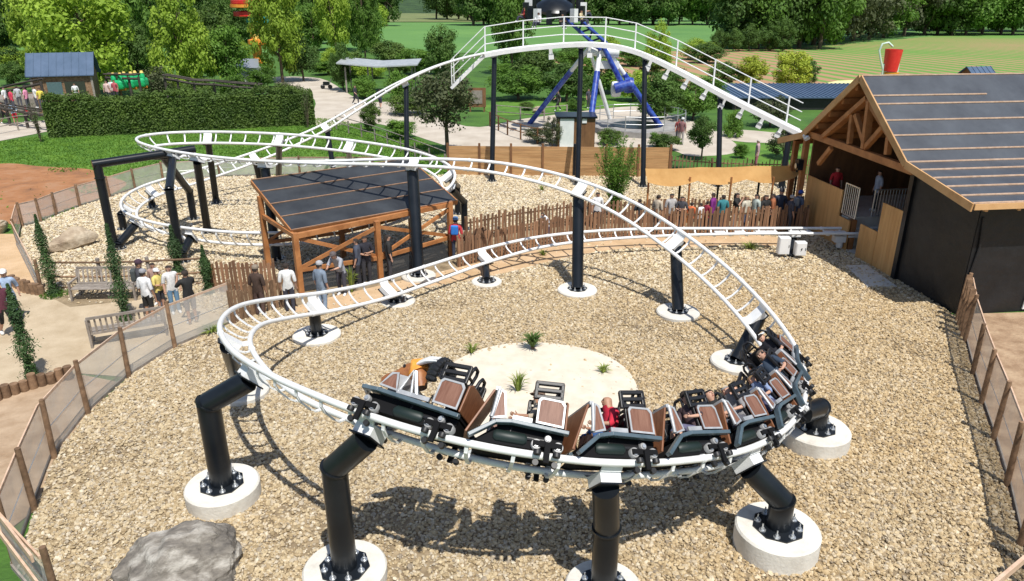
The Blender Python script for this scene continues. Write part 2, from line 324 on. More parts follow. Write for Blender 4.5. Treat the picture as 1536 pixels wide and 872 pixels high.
scatter('gravel', 'loose tan and yellow stones covering the coaster yard', 430000, (-11, 15, 6, 27), lambda x, y: base_ok(x, y) & edge_thin(x, y, oval, .16) & edge_thin(x, y, oval_in, .05) & edge_thin(x, y, strip, .04) & ~lw(x, y) & wear(x, y), .044, .138, ng=NG1)
scatter('pale_gravel', 'paler stones in the rear and left of the coaster yard', 190000, (-22, 15, 21, 42), lambda x, y: base_ok(x, y) & edge_thin(x, y, strip, .04) & lw(x, y), .06, .17, ng=NG2)
TR = [[18.67,35.89,0.92,-0.068],[14.45,37.46,2.83,-0.056],[11.03,38.69,4.43,-0.045],[8.4,39.55,5.73,-0.056],[6.3,40.05,6.59,-0.084],[4.16,40.23,6.91,-0.07],[1.72,40.25,6.81,-0.028],[-0.97,40.23,6.48,-0.032],[-3.58,40.16,5.88,-0.023],[-5.85,39.91,4.96,0.043],[-7.87,39.37,3.87,0.143],[-9.81,38.53,2.81,0.257],[-11.84,37.37,2.01,0.413],[-13.71,35.89,1.46,0.564],[-15.22,34.18,1.16,0.674],[-16.17,32.38,1.04,0.717],[-16.2,30.59,0.94,0.742],[-15.39,28.91,0.86,0.77],[-13.87,27.56,0.82,0.855],[-11.95,26.55,0.81,0.965],[-9.87,25.91,0.84,0.992],[-7.83,25.73,0.93,0.942],[-5.96,26.03,1.12,0.875],[-4.33,26.74,1.4,0.825],[-3.11,27.72,1.71,0.795],[-2.55,28.86,2.08,0.767],[-2.87,30.0,2.47,0.665],[-4.27,31.05,2.83,0.58],[-6.67,31.91,3.08,0.554],[-9.56,32.51,3.26,0.564],[-12.36,32.63,3.36,0.581],[-14.45,32.18,3.42,0.601],[-15.3,31.22,3.45,0.605],[-14.67,29.92,3.46,0.569],[-12.76,28.46,3.45,0.462],[-10.02,27.13,3.49,0.3],[-6.87,26.15,3.61,0.098],[-3.73,25.52,3.75,-0.115],[-0.87,24.98,3.71,-0.268],[1.52,24.23,3.38,-0.388],[3.43,23.15,2.85,-0.522],[4.84,21.66,2.23,-0.64],[5.86,19.82,1.67,-0.748],[6.4,17.75,1.28,-0.839],[6.44,15.64,1.12,-0.89],[5.93,13.67,1.19,-0.905],[5.01,11.96,1.44,-0.892],[3.84,10.65,1.79,-0.86],[2.55,9.8,2.15,-0.835],[1.36,9.29,2.47,-0.837],[0.3,9.09,2.73,-0.883],[-0.7,9.17,2.9,-0.899],[-1.73,9.55,2.98,-0.893],[-2.84,10.25,2.96,-0.925],[-3.99,11.26,2.85,-0.901],[-5.06,12.62,2.68,-0.739],[-5.88,14.27,2.43,-0.674],[-6.21,16.05,2.04,-0.68],[-5.93,17.77,1.52,-0.658],[-5.16,19.44,1.02,-0.592],[-4.02,21.16,0.69,-0.53],[-2.63,22.94,0.59,-0.472],[-0.9,24.64,0.63,-0.356],[1.36,26.05,0.72,-0.219],[4.52,26.86,0.75,-0.156],[8.74,27.12,0.76,0],[13.9,27.1,0.78,0],[19.0,27.25,0.8,0]]
# ---------------------------------------------------------------- track
GA = .70
def frames(TR, M=12):
    Q = np.array(TR); A = np.vstack([2 * Q[0] - Q[1], Q, 2 * Q[-1] - Q[-2]]); u = np.linspace(0, 1, M, endpoint=False)[:, None]; out = []
    for i in range(len(Q) - 1):
        a, b, c, d = A[i:i + 4]; out.append(.5 * ((2 * b) + (c - a) * u + (2 * a - 5 * b + 4 * c - d) * u * u + (3 * b - a - 3 * c + d) * u ** 3))
    D = np.vstack(out + [Q[-1:]]); X = D[:, :3]; t = np.gradient(X, axis=0); t /= np.linalg.norm(t, axis=1)[:, None]
    r = np.cross(t, [0, 0, 1.]); r /= np.linalg.norm(r, axis=1)[:, None]; n = np.cross(r, t); b = D[:, 3:4]
    rr = r * np.cos(b) + n * np.sin(b); nn = np.cross(rr, t); s = np.r_[0, np.cumsum(np.linalg.norm(np.diff(X, axis=0), axis=1))]
    return X, t, rr, nn, s
TX, TT, TRR, TN, TS = frames(TR)
def fr(s):
    o = [np.array([np.interp(s, TS, A[:, k]) for k in range(3)]) for A in (TX, TT, TRR, TN)]
    x, t, r, n = [Vector(v) for v in o]; t.normalize(); r = (r - t * r.dot(t)).normalized(); return x, t, r, r.cross(t)
def s_px(px, py, z_side=0, lo=0, hi=1e9):
    """arc length where the track centre (side 0) or a rail projects nearest to the pixel"""
    best = (1e18, 0)
    for i in range(len(TS)):
        if lo <= TS[i] <= hi:
            q = TX[i] + TRR[i] * (GA / 2 * z_side); a, b = PR(q); d = (a - px) ** 2 + (b - py) ** 2
            if d < best[0]: best = (d, TS[i])
    return best[1]
track = thing('coaster_track', 'winding white tubular coaster track rising over the gravel yard', 'roller coaster track', (0, 0, 0))
for sd in (-1, 1):
    pts = [Vector(TX[i] + TRR[i] * (GA / 2 * sd)) for i in range(0, len(TX), 2)]
    MB().tube(pts, .057, 10).build('rail', M_white, track, smooth=50)
LIFT_END = s_px(740, 78, 0, 0, 40)
def tie_mb(s, wdt=.055, plate=False):
    x, t, r, n = fr(s); mb = MB()
    if plate:
        P = [(-GA / 2 + .02, .0), (-.22, -.085), (.22, -.085), (GA / 2 - .02, .0)]; wdt = .34; th = .02
    else:
        P = [(-GA / 2, -.02), (-.26, -.11), (-.12, -.145), (.12, -.145), (.26, -.11), (GA / 2, -.02)]; th = .028
    for (a, b), (c, d) in zip(P[:-1], P[1:]):
        p0 = x + r * a + n * b; p1 = x + r * c + n * d; ex = (p1 - p0).normalized() * .012
        e = (p1 - p0).cross(t).normalized()
        q = [p0 - ex + t * wdt / 2 + e * th / 2, p1 + ex + t * wdt / 2 + e * th / 2, p1 + ex + t * wdt / 2 - e * th / 2, p0 - ex + t * wdt / 2 - e * th / 2]
        mb.prism(q, -t * wdt)
    return mb
SP_S = []      # arc lengths of support plates, filled by the supports
def conc(c, r, h, tilt=0, name='concrete_footing', label='', group='round concrete footings of the supports'):
    o = MB().lathe((c.x, c.y, -.1), [(r * .985, 0), (r, .1), (r, h + .1 - .035), (r - .03, h + .1)], 40).build(name, M_conc, smooth=35)
    return tag(o, label, 'footing', group)
bolt_me = None
def add_bolts(root, c, z, rad, n, sc=1.0):
    global bolt_me
    if bolt_me is None:
        mb = MB().lathe((0, 0, 0), [(.045, 0), (.045, .012), (.022, .014), (.022, .045), (.010, .047), (.010, .10)], 8); o = mb.build('bolt', M_galv); bolt_me = o.data; bpy.data.objects.remove(o)
    off = WL[root.name]
    for k in range(n):
        a = 2 * math.pi * (k + .5) / n
        link_mesh('bolt', bolt_me, root, (c.x + rad * math.cos(a) - off.x, c.y + rad * math.sin(a) - off.y, z - off.z), (0, 0, 0), sc)
def support(foot, s_hit, rad, label, kinkz=None, kinkpx=None, side_foot=.32, flange=True, ftop=.12, top_off=.2, lean=None, flare=True, top=None, plate=True, bolts=8, foot_r=.62, group='black steel track supports'):
    c = Vector((foot.x, foot.y, 0)); root = thing('track_support', label, 'support column', (c.x, c.y, ftop), group)
    if top is None:
        x, t, r, n = fr(s_hit); top = x - n * top_off; SP_S.append(s_hit); nn = n
    else: nn = Vector((0, 0, 1)); t = Vector((1, 0, 0)); r = Vector((0, -1, 0))
    z0 = ftop + .02
    MB().lathe((c.x, c.y, ftop), [(side_foot * 1.06, -.06), (side_foot * 1.06, -.004)], 8).build('grout_pad', M_conc, root)
    MB().lathe((c.x, c.y, ftop - .002), [(side_foot, 0), (side_foot, .03)], 8).build('base_plate', M_black, root)
    add_bolts(root, c, ftop + .028, side_foot * .78, bolts, side_foot / .32)
    if kinkz is not None:
        k = Vector((c.x, c.y, kinkz)); d = (top - k).normalized()
        MB().tube([c + Vector((0, 0, z0)), k], rad, 24).build('lower_post', M_black, root, smooth=40)
        h = (d + Vector((0, 0, 1))).normalized()
        MB().tube([k - h * .018, k + h * .018], rad * 1.13, 24).build('flange', M_black, root, smooth=40)
        MB().tube([k, top], rad, 24).build('upper_post', M_black, root, smooth=40)
    else:
        if flare: MB().tube([c + Vector((0, 0, z0)), c + Vector((0, 0, z0 + .25)), top], [rad * 1.45, rad * 1.02, rad], 24).build('post', M_black, root, smooth=40)
        else: MB().tube([c + Vector((0, 0, z0)), top], rad, 24).build('post', M_black, root, smooth=40)
    if plate:
        MB().prism([top + t * .2 + r * .24, top - t * .2 + r * .24, top - t * .2 - r * .24, top + t * .2 - r * .24], nn * .025).build('head_plate', M_black, root)
        MB().prism([top + t * .17 + r * .2 + nn * .026, top - t * .17 + r * .2 + nn * .026, top - t * .17 - r * .2 + nn * .026, top + t * .17 - r * .2 + nn * .026], nn * max(.03, top_off - .12)).build('saddle', M_white, root)
    return root
def kz(px, py, f): return zat(px, py, f.x, f.y)
S_TURN = [s_px(330, 205, 0, 60), s_px(860, 270, 0, 70)]
sL = s_px(1203, 585, -1, 90)
sE = TS[-1]
def foot_at(px, py, h): return U(px, py, h)
# --- near turn supports: (foot px, foot height, track px, kink px)
NEAR = [
 ((333, 725), .36, (362, 536), 605, .21, .69, .42, 'bent support at the left, foot left of the grey boulder'),
 ((517, 850), .26, (548, 622), 702, .205, .69, .42, 'bent support under the first car, near the bottom edge'),
 ((905, 878), .26, (925, 692), 792, .205, .62, .40, 'bent support under the middle of the train'),
 ((1167, 790), .46, (1140, 672), 752, .21, .72, .44, 'bent support on the biggest footing below the last cars'),
 ((1224, 641), .38, (1209, 592), 612, .21, .72, .42, 'short conical support right of the last cars')]
for (fp, fh, tp, kk, rad, fr_, sf, lab) in NEAR:
    f = foot_at(fp[0], fp[1], fh)
    conc(f, fr_, fh, label='pale round concrete footing carrying the ' + lab.split(',')[0])
    s = s_px(tp[0], tp[1], -1, 90)
    support(f, s, rad, 'black ' + lab, kinkz=(kz(fp[0], kk, f) if kk else None), ftop=fh, side_foot=sf, top_off=.28)
MID = [
 ((1017, 466), .14, (1010, 362), .18, .66, 'black straight support under the descending track at the right', 0, None),
 ((866, 433), .12, (868, 283), .19, .66, 'tall black support in the middle of the yard', 0, None),
 ((628, 412), .12, (622, 243), .2, .6, 'tall black support standing in front of the timber shelter', 0, None),
 ((1105, 540), .16, (1128, 475), .18, .68, 'black support behind the last car', 0, None),
 ((730, 421), .10, (730, 388), .13, .52, 'short black support of the low track, right of the timber shelter', 1, None),
 ((597, 450), .10, (590, 437), .15, .55, 'short black support in front of the timber shelter', 1, None),
 ((475, 500), .14, (478, 456), .16, .68, 'short black support inside the left bend of the low track', 1, None),
 ((362, 583), .16, (350, 505), .17, .66, 'black support half hidden under the left bend', 1, None),
 ((415, 388), .05, (400, 243), .17, .3, 'black support behind the left posts of the timber shelter', 0, None)]
for (fp, fh, tp, rad, cr_, lab, seg, _) in MID:
    f = foot_at(fp[0], fp[1], fh)
    conc(f, cr_, fh, label=('footing of the ' + lab).replace(', right of the timber shelter', ' right of the shelter'))
    lo, hi = (sL, sE) if seg else (TS[33 * 12], sL + 1)
    s = s_px(tp[0], tp[1], 0, lo, hi); support(f, s, rad, lab, ftop=fh, side_foot=.33, top_off=.26, flare=False)
# lift and first drop: thin tall posts
SC = [TS[k * 12] for k in range(len(TR))]
LIFTP = [((1172, 283), 1187, .15, 'first short post'), ((1077, 281), 1087, .13, 'second post'), ((964, 281), 970, .13, 'third post'), ((866, 278), 872, .13, 'post at the highest point'), ((738, 273), 738, .13, 'post at the head of the drop'), ((611, 276), 606, .13, 'post halfway down the drop')]
for (fp, tx, rad, lab) in LIFTP:
    f = U(*fp); best = min(range(0, 12 * 12), key=lambda i: abs(PR(TX[i])[0] - tx))
    support(f, TS[best], rad, 'thin black ' + lab + ' of the lift hill and drop', ftop=.06, side_foot=.26, top_off=.3, flare=True, group='posts of the lift hill and drop')
for (fp, tp, rad, lab, lo, hi) in [
  ((503, 277), (492, 192), .13, 'black post low on the drop behind the shelter roof', SC[8], SC[14]),
  ((392, 282), (386, 238), .16, 'thick black post where the two tracks cross', SC[10], SC[15]),
  ((229, 312), (228, 286), .13, 'stubby black post at the back of the low left bend', SC[13], SC[17]),
  ((527, 280), (524, 222), .12, 'black post of the upper track behind the shelter roof', SC[26], SC[31]),
  ((419, 290), (416, 208), .14, 'black post of the upper track above the lawn edge', SC[26], SC[31]),
  ((325, 306), (313, 205), .14, 'black post under the far side of the upper left bend', SC[28], SC[33]),
  ((312, 350), (300, 237), .15, 'black post holding the right end of the cross beam', SC[33], SC[36])]:
    f = U(*fp); support(f, s_px(tp[0], tp[1], 0, lo, hi), rad, lab, ftop=.05, side_foot=.27, top_off=.24, flare=True)
# leaning and elbow supports of the two left bends and the right curl
for (fp, kk, tp, rad, lab, lo, hi) in [
  ((272, 390), 285, (262, 236), .15, 'kinked black support leaning right under the upper left bend', SC[33], SC[35]),
  ((291, 330), 287, (245, 229), .15, 'kinked black support leaning left under the upper left bend', SC[33], SC[34]),
  ((186, 345), 322, (189, 308), .15, 'elbow support behind the leftmost point of the low bend', SC[15], SC[17]),
  ((180, 374), 366, (206, 334), .15, 'thick slanting elbow support at the low left bend', SC[16], SC[18]),
  ((276, 394), 380, (292, 350), .15, 'slanting elbow support of the low track near the column cypress', SC[18], SC[20]),
  ((697, 345), 303, (672, 280), .14, 'elbow support of the right curl beside the shelter roof', SC[24], SC[26]),
  ((687, 322), 280, (668, 262), .14, 'elbow support on the far side of the right curl', SC[25], SC[27])]:
    f = U(*fp); support(f, s_px(tp[0], tp[1], 0, lo, hi), rad, 'black ' + lab, kinkz=max(.2, kz(fp[0], kk, f)), ftop=.05, side_foot=.27, top_off=.22)
# portal post and cross beam
f = U(172, 374); zt = kz(148, 246, f)
root = support(f, 0, .16, 'black portal post at the far left with a cross beam on top', top=Vector((f.x, f.y, zt)), plate=False, flare=False, ftop=.05, side_foot=.27)
f2 = U(312, 350); e1 = Vector((f.x, f.y, zt)); e2 = Vector((f2.x, f2.y, zt + .15)); dd = (e2 - e1).normalized()
MB().tube([e1 - dd * .16, e2], .16, 24).build('cross_beam', M_black, root, smooth=40)
MB().tube([e1 - Vector((0, 0, .55)), e1 - Vector((0, 0, .51))], .19, 24).build('flange', M_black, root, smooth=40)
q = e1.lerp(e2, .5); q = min((e1.lerp(e2, k / 40) for k in range(41)), key=lambda v: abs(PR(v)[0] - 219)); ss = min((TS[i] for i in range(32 * 12, 35 * 12)), key=lambda s_: (fr(s_)[0] - q).length); x, t, r, n = fr(ss); MB().tube([q, x - n * .2], .13, 20).build('stub_post', M_black, root, smooth=40); SP_S.append(ss)
# ties and plates
ties = []; s = .3
while s < TS[-1] - .2:
    if min(abs(s - q) for q in SP_S) > .22: ties.append(s)
    s += .62
ties.sort(key=lambda s: -1 / (fr(s)[0] - Vector((0, 0, CH))).length)
for s in ties[:100]: tie_mb(s).build('cross_tie', M_white, track)
mb = MB()
for s in ties[100:]: q = tie_mb(s); mb.add(q.v, q.f)
mb.build('cross_ties', M_white, track, kind='stuff')
for s in SP_S: tie_mb(s, plate=True).build('mounting_plate', M_white, track)
for k in range(4, int(TS[-1] / 5.3)):
    x, t, r, n = fr(k * 5.3)
    for sd in (-1, 1): c = x + r * (GA / 2 * sd); MB().tube([c - t * .03, c + t * .03], .069, 14).build('rail_joint', M_white, track, smooth=40)
# ---------------------------------------------------------------- station building
TH = R(7.3); SU = Vector((math.cos(TH), math.sin(TH), 0)); SW = Vector((-math.sin(TH), math.cos(TH), 0)); SB = U(1433, 472)
def S(u, w_, z): return SB + SU * u + SW * w_ + Vector((0, 0, z))
def SPX(px, py, off):
    X = (px - 768) / F; V = -(py - 436) / F; d = Vector((X, CP + V * SP, -SP + V * CP)); o = Vector((0, 0, CH)); P = SB + SU * off
    q = o + d * ((P - o).dot(SU) / d.dot(SU)); return q
M_felt = mat('roof_felt', (.045, .050, .060), (.085, .095, .110), .9, .42, bump=.006, bscale=3, detail=7, contrast=(.3, .75))
M_membrane = mat('black_membrane', (.005, .005, .006), (.012, .0125, .014), 1.5, .55, bump=.07, bscale=1.3, detail=6)
M_plank = mat('pine_cladding', (.52, .27, .09), (.68, .39, .15), 3.0, .6, bump=.001, bscale=40, stretch=(1.5, 1.5, .15))
M_darkwood = mat('brown_boards', (.14, .065, .028), (.23, .11, .045), 3, .7, bump=.003, bscale=20, stretch=(1, 1, .3))
st = thing('station_building', 'large timber station with dark felt roof and open truss gable', 'station building', S(0, 0, 0))
def plane_box(u0, u1, P, Q, th):      # slab between (w,z) points P and Q
    (w0, z0), (w1, z1) = P, Q; a = S(u0, w0, z0); b = S(u0, w1, z1); d = (b - a).normalized(); n = d.cross(SU).normalized()
    if n.z < 0: n = -n
    return MB().prism([a, S(u1, w0, z0), S(u1, w1, z1), b], -n * th)
UR = 15
ridge = (5.8, 6.57); brk = (2.54, 4.22); eave = (-.66, 3.67); feave = (9.2, 4.02); lean = (11.1, 3.47)
rf = plane_box(-.8, UR, ridge, brk, .12); q = plane_box(-.8, UR, brk, eave, .12); rf.add(q.v, q.f)
roof = rf.build('roof', M_felt, st)
q = plane_box(-.8, UR, ridge, feave, .12); rf = MB().add(q.v, q.f); q = plane_box(-.8, UR, feave, lean, .1); rf.add(q.v, q.f); rf.build('far_roof', M_oak, st)
def bat(P, Q, ts, u1=UR, w_=.05):
    for t in ts:
        a = P[0] + (Q[0] - P[0]) * t; z = P[1] + (Q[1] - P[1]) * t
        MB().bar(S(-.8, a, z + .022), S(u1, a, z + .022), w_, .04, up=(0, 0, 1)).build('batten', M_batten, st)
bat(ridge, brk, [.012, .36, .55, .72, .88]); bat(ridge, brk, [.26], 3.4); bat(brk, eave, [.02, .22, .42, .62, .82, .985])
for P, Q in ((ridge, brk), (brk, eave), (ridge, feave), (feave, lean)):
    MB().bar(S(-.83, P[0], P[1] - .09), S(-.83, Q[0], Q[1] - .09), .05, .24, up=SU.cross(Vector((0, Q[0] - P[0], Q[1] - P[1])))).build('bargeboard', M_pine, st)
MB().bar(S(-.78, eave[0] - .02, eave[1] - .07), S(UR, eave[0] - .02, eave[1] - .07), .04, .17).build('eave_board', M_pine, st)
for k in range(14):
    u0 = -.3 + k * 1.02; MB().bar(S(u0, -.6, 3.50), S(u0, .5, 3.72), .09, .16).build('rafter_tail', M_pine, st)
# purlins seen under the gable overhang
for t in (.08, .3, .52, .74, .95):
    for P, Q in ((ridge, feave), (ridge, brk)):
        a = P[0] + (Q[0] - P[0]) * t; z = P[1] + (Q[1] - P[1]) * t
        MB().bar(S(-.74, a, z - .24), S(9, a, z - .24), .14, .2).build('purlin', M_oak, st)
# truss
def tb(a, b, w_=.17, off=-.66, d=.16):
    MB().bar(SPX(a[0], a[1], off), SPX(b[0], b[1], off), d, w_, up=SU).build('truss_member', M_oak, st)
MB().bar(S(-.6, 9.3, 4.03), S(-.6, 2.35, 3.95), .2, .24).build('tie_beam', M_oak, st)
tb((1303, 147), (1237, 205), .26); tb((1303, 150), (1362, 246), .2); tb((1306, 152), (1297, 223), .24); tb((1279, 172), (1274, 216), .15)
tb((1284, 172), (1299, 220), .15); tb((1327, 189), (1298, 222), .17); tb((1334, 206), (1331, 232), .17)
tb((1247, 222), (1228, 246), .14)
# posts
for (u0, w0, z1, m_) in ((-.55, 9.25, 3.95, M_oak), (0, 3.1, 3.9, M_black), (-.1, 10.9, 3.4, M_oak), (4, 10.9, 3.4, M_oak), (0.2, 6.35, 1.2, M_oak)):
    MB().bar(S(u0, w0, 0), S(u0, w0, z1), .2, .2, up=SU).build('post', m_, st)
MB().bar(S(-.1, 11.0, 3.36), S(9, 11.0, 3.36), .14, .2).build('lean_to_beam', M_oak, st)
# walls
def wall(u0, w0, u1, w1, z0, z1, m_, name='wall', th=.12):
    a = S(u0, w0, z0); b = S(u1, w1, z0); d = (b - a).normalized(); n = Vector((d.y, -d.x, 0)) * th
    return MB().prism([a, b, S(u1, w1, z1), S(u0, w0, z1)], -n).build(name, m_, st)
MB().prism([S(0, 0, 0), S(0, 3.2, 0), S(0, 3.2, 4.18), S(0, 2.5, 4.05), S(0, 0, 3.62)], SU * .14).build('gable_wall', M_membrane, st)
wrinkle = MB().prism([S(0.02, -.03, 0), S(UR, -.03, 0), S(UR, -.03, 3.55), S(0.02, -.03, 3.55)], SW * .12); wrinkle.build('side_wall', M_membrane, st)
# folds and a recessed doorway sheet of membrane on the side wall
MB().tube([S(.12, -.05, 3.1), S(.2, -.07, 2.2), S(.1, -.05, 1.2), S(.16, -.05, .3)], .04, 6).build('membrane_fold', M_membrane, st)
MB().prism([S(2.15, -.09, .1), S(3.3, -.09, .1), S(3.3, -.09, 2.1), S(2.3, -.09, 2.1)], SW * .04).build('door_panel', M_white, st)
def cladding(wa, wb, z0, z1, z1b=None):
    n = max(1, round(abs(wb - wa) / .16)); mb = MB()
    for i in range(n):
        a = wa + (wb - wa) * i / n; b = wa + (wb - wa) * (i + 1) / n; g_ = .006; zt = z1 + ((z1b if z1b else z1) - z1) * i / n
        mb.prism([S(-.05, a + g_, z0), S(-.05, b - g_, z0), S(-.05, b - g_, zt), S(-.05, a + g_, zt)], SU * (.05 + .004 * (i % 2)))
    return mb.build('cladding', M_plank, st)
cladding(3.22, 4.42, 0, 2.38); cladding(4.43, 5.5, 0, 1.3); cladding(9.65, 7.0, 0, 2.2); cladding(6.98, 6.2, 0, 1.2)
for a, b, c_ in ((3.3, 4.4, 0), (9.6, 7.0, 0)): MB().box(S(.08, (a + b) / 2, 1.1), (.1, abs(a - b), 2.1), Matrix.Rotation(TH, 3, 'Z')).build('backing_wall', M_darkwood, st)
rot3 = Matrix.Rotation(TH, 3, 'Z')
MB().box(S(6.1, 8.1, .62), (12, 3.1, 1.22), rot3).build('platform', M_conc, st)
MB().box(S(6.1, 3.9, .62), (11.8, 1.3, 1.22), rot3).build('platform', M_conc, st)
MB().box(S(7, 5, .01), (14, 9.6, .06), rot3).build('floor_slab', M_conc, st)
MB().box(S(6.5, 9.7, 2.0), (13, .1, 4.0), rot3).build('far_wall', M_darkwood, st)
MB().box(S(11.5, 5, 2.4), (.1, 9.4, 4.8), rot3).build('inner_wall', M_darkwood, st)
MB().box(S(6.0, 3.15, 2.0), (11.6, .08, 4.0), rot3).build('inner_wall', M_darkwood, st)
# safety gates
def gate(u0, w0, u1, w1, z0, h, label, bars=12):
    a = S(u0, w0, z0); b = S(u1, w1, z0); t = thing('safety_gate', label, 'gate', a, 'barred gates on the station platform'); d = b - a
    f_ = MB()
    for zz in (.08, h): f_.bar(a + Vector((0, 0, zz)), b + Vector((0, 0, zz)), .04, .04)
    f_.build('gate_frame', M_galv, t)
    mb = MB()
    for i in range(bars + 1): q = a + d * i / bars; mb.tube([q + Vector((0, 0, .08)), q + Vector((0, 0, h))], .016 if 0 < i < bars else .03, 8)
    mb.build('gate_bars', M_galv, t)
gate(.05, 6.95, .05, 6.05, 1.24, 1.25, 'silver barred gate at the platform edge beside the tall cladding', 7)
gate(.9, 6.35, 2.6, 6.35, 1.24, 1.1, 'barred gate further inside the shaded station', 14)
# spotlight cluster and wires on the gable post
sp = thing('spotlight', 'small spotlight cluster on the far corner of the truss', 'spotlight', S(-.75, 8.9, 3.95))
for k, (dx, dz) in enumerate(((0, 0), (-.12, .06), (.12, .08))): MB().lathe(S(-.8, 8.95 + dx, 3.9 + dz), [(.03, 0), (.08, .05), (.08, .14)], 12, Matrix.Rotation(R(120), 3, 'X')).build('lamp_head', M_white, sp, smooth=40)
ls = thing('loudspeaker', 'black loudspeaker hanging on the far front post of the station', 'loudspeaker', S(-.75, 9.15, 2.6))
MB().box(S(-.76, 9.2, 2.75), (.22, .3, .42), rot3).build('housing', M_black, ls); MB().lathe(S(-.88, 9.2, 2.7), [(.02, 0), (.1, .01), (.11, .03)], 16, Matrix.Rotation(R(-90), 3, 'Y')).build('cone', M_galv, ls)
cs = SPX(1300, 400, -.35); struct('concrete_kerb', MB().prism([U(1268, 400), U(1300, 432), U(1345, 432), U(1300, 400)], (0, 0, .06)), M_conc)
# electrical cabinets on a stand below the low track
f = U(1185, 388); sx = s_px(1185, 346, 0, sL)
support(f, sx, .11, 'short black stand under the straight low track, between two white cabinets', ftop=.02, side_foot=.24, top_off=.22, flare=False)
for (px, py, wd, hh, lab) in ((1172, 386, .42, .66, 'tall white electrical cabinet left of the black stand under the track'), (1197, 388, .40, .52, 'smaller white electrical cabinet right of the black stand under the track')):
    p = U(px, py); t = thing('electrical_cabinet', lab, 'cabinet', (p.x, p.y, .1)); c = Vector((p.x, p.y - .05, .16 + hh / 2))
    o = MB().box(c, (wd, .26, hh)).build('housing', M_white, t); bv = o.modifiers.new('bevel', 'BEVEL'); bv.width = .02; bv.segments = 2
    o = MB().box(c + Vector((0, -.14, 0)), (wd - .05, .02, hh - .05)).build('door', M_white, t); bv = o.modifiers.new('bevel', 'BEVEL'); bv.width = .006
    MB().box(c + Vector((wd * .36, -.157, 0)), (.02, .014, .1)).build('handle', M_black, t)
    if px > 1180: MB().prism([c + Vector((a, -.153, b)) for a, b in ((.0, .05), (.035, .05), (.012, .0), (.04, .0), (-.03, -.09), (-.01, -.02), (-.035, -.02))], (0, -.004, 0)).build('warning_sign', mat('sign_black', (.02, .02, .02)), t)
x, t_, r, n = fr(s_px(1262, 345, 0, sL))
dm = thing('drive_motor', 'white drive motor bracket hanging under the track at the station opening', 'motor', x - n * .3)
MB().box(x - n * .30 - t_ * .05, (.42, .3, .24)).build('gearbox', M_white, dm); MB().lathe(x - n * .66, [(.11, 0), (.13, .04), (.13, .3), (.09, .33)], 16).build('motor_body', M_white, dm, smooth=40); MB().box(x - n * .2 + t_ * .4, (.5, .22, .07)).build('bracket', M_white, dm)
# lift chain trough and drive boxes between rails of the straight
mb = MB()
for px in range(1085, 1330, 26):
    x, t_, r, n = fr(s_px(px, 350, 0, sL)); mb.prism([x + t_ * a + r * b - n * .03 for a, b in ((-.2, -.16), (.2, -.16), (.2, .16), (-.2, .16))], -n * .05)
mb.build('brake_fins', M_white, track)

# ---------------------------------------------------------------- catwalk beside the lift
cw = thing('catwalk', 'white stepped catwalk with railing along the top of the lift hill', 'catwalk', (0, 40, 0))
s0 = s_px(1200, 200, 0, 0, 40); s1 = s_px(724, 79, 0, 0, 40); nseg = 40
W0, W1 = -.0, -.62     # right of travel is the far side
cen = []; mb = MB()
for i in range(nseg + 1):
    x, t_, r, n = fr(s0 + (s1 - s0) * i / nseg); r = t_.cross(Vector((0, 0, 1))).normalized(); cen.append((x, t_, r))
deck = MB(); fascia = [MB(), MB(), MB()]
for i in range(nseg):
    a, b = cen[i], cen[i + 1]
    p = [a[0] + a[2] * .42, b[0] + b[2] * .42, b[0] + b[2] * 1.0, a[0] + a[2] * 1.0]; dz = Vector((0, 0, -.1)); deck.prism([q + dz for q in p], (0, 0, -.03))
    fascia[0].bar(a[0] + a[2] * 1.02 + dz, b[0] + b[2] * 1.02 + dz, .04, .16); fascia[1].bar(a[0] + a[2] * .42 + dz, b[0] + b[2] * .42 + dz, .04, .12)
    fascia[2].bar(a[0] - a[2] * .40 + dz * .9, b[0] - b[2] * .40 + dz * .9, .035, .2)
deck.build('walkway', M_white, cw); [q.build('stringer', M_white, cw) for q in fascia]
PXP = [1180, 1122, 1066, 1011, 953, 908, 846, 785, 724]
posts = []
for px in PXP:
    i = min(range(nseg * 4 + 1), key=lambda k: abs(PR(fr(s0 + (s1 - s0) * k / (nseg * 4))[0])[0] - px)); x, t_, r, n = fr(s0 + (s1 - s0) * i / (nseg * 4)); r = t_.cross(Vector((0, 0, 1))).normalized()
    b = x + r * 1.02 + Vector((0, 0, -.15)); posts.append((b, i)); MB().bar(b, b + Vector((0, 0, 1.45)), .07, .07).build('railing_post', M_white, cw)
ends = [(cen[0][0] + cen[0][2] * 1.02 + Vector((0, 0, -.15)), 0)] + posts
for h in (.55, .98, 1.42):
    MB().tube([p[0] + Vector((0, 0, h)) for p in ends], .026, 8).build('rail_bar', M_white, cw)
# stairs going down at the head of the drop
a = posts[-1][0] + Vector((0, 0, .02)); zb = zat(678, 131, a.x - 1.55, a.y); b = Vector(((678 - 768) / F * (a.y * CP - (zb - CH) * SP), a.y, zb))
MB().bar(a, b, .05, .2).build('stair_stringer', M_white, cw); MB().bar(a - Vector((0, .6, 0)), b - Vector((0, .6, 0)), .05, .16).build('stair_stringer', M_white, cw)
mb = MB()
for k in range(1, 11): q = a.lerp(b, k / 11); mb.box(q + Vector((0, -.3, .03)), (.22, .6, .03))
mb.build('stair_treads', M_galv, cw)
for h in (.55, .98, 1.42): MB().tube([a + Vector((0, 0, h)), b + Vector((0, 0, h))], .024, 8).build('rail_bar', M_white, cw)
for k in (.93, 1): q = a.lerp(b, k); MB().bar(q, q + Vector((0, 0, 1.44)), .05, .05).build('railing_post', M_white, cw)
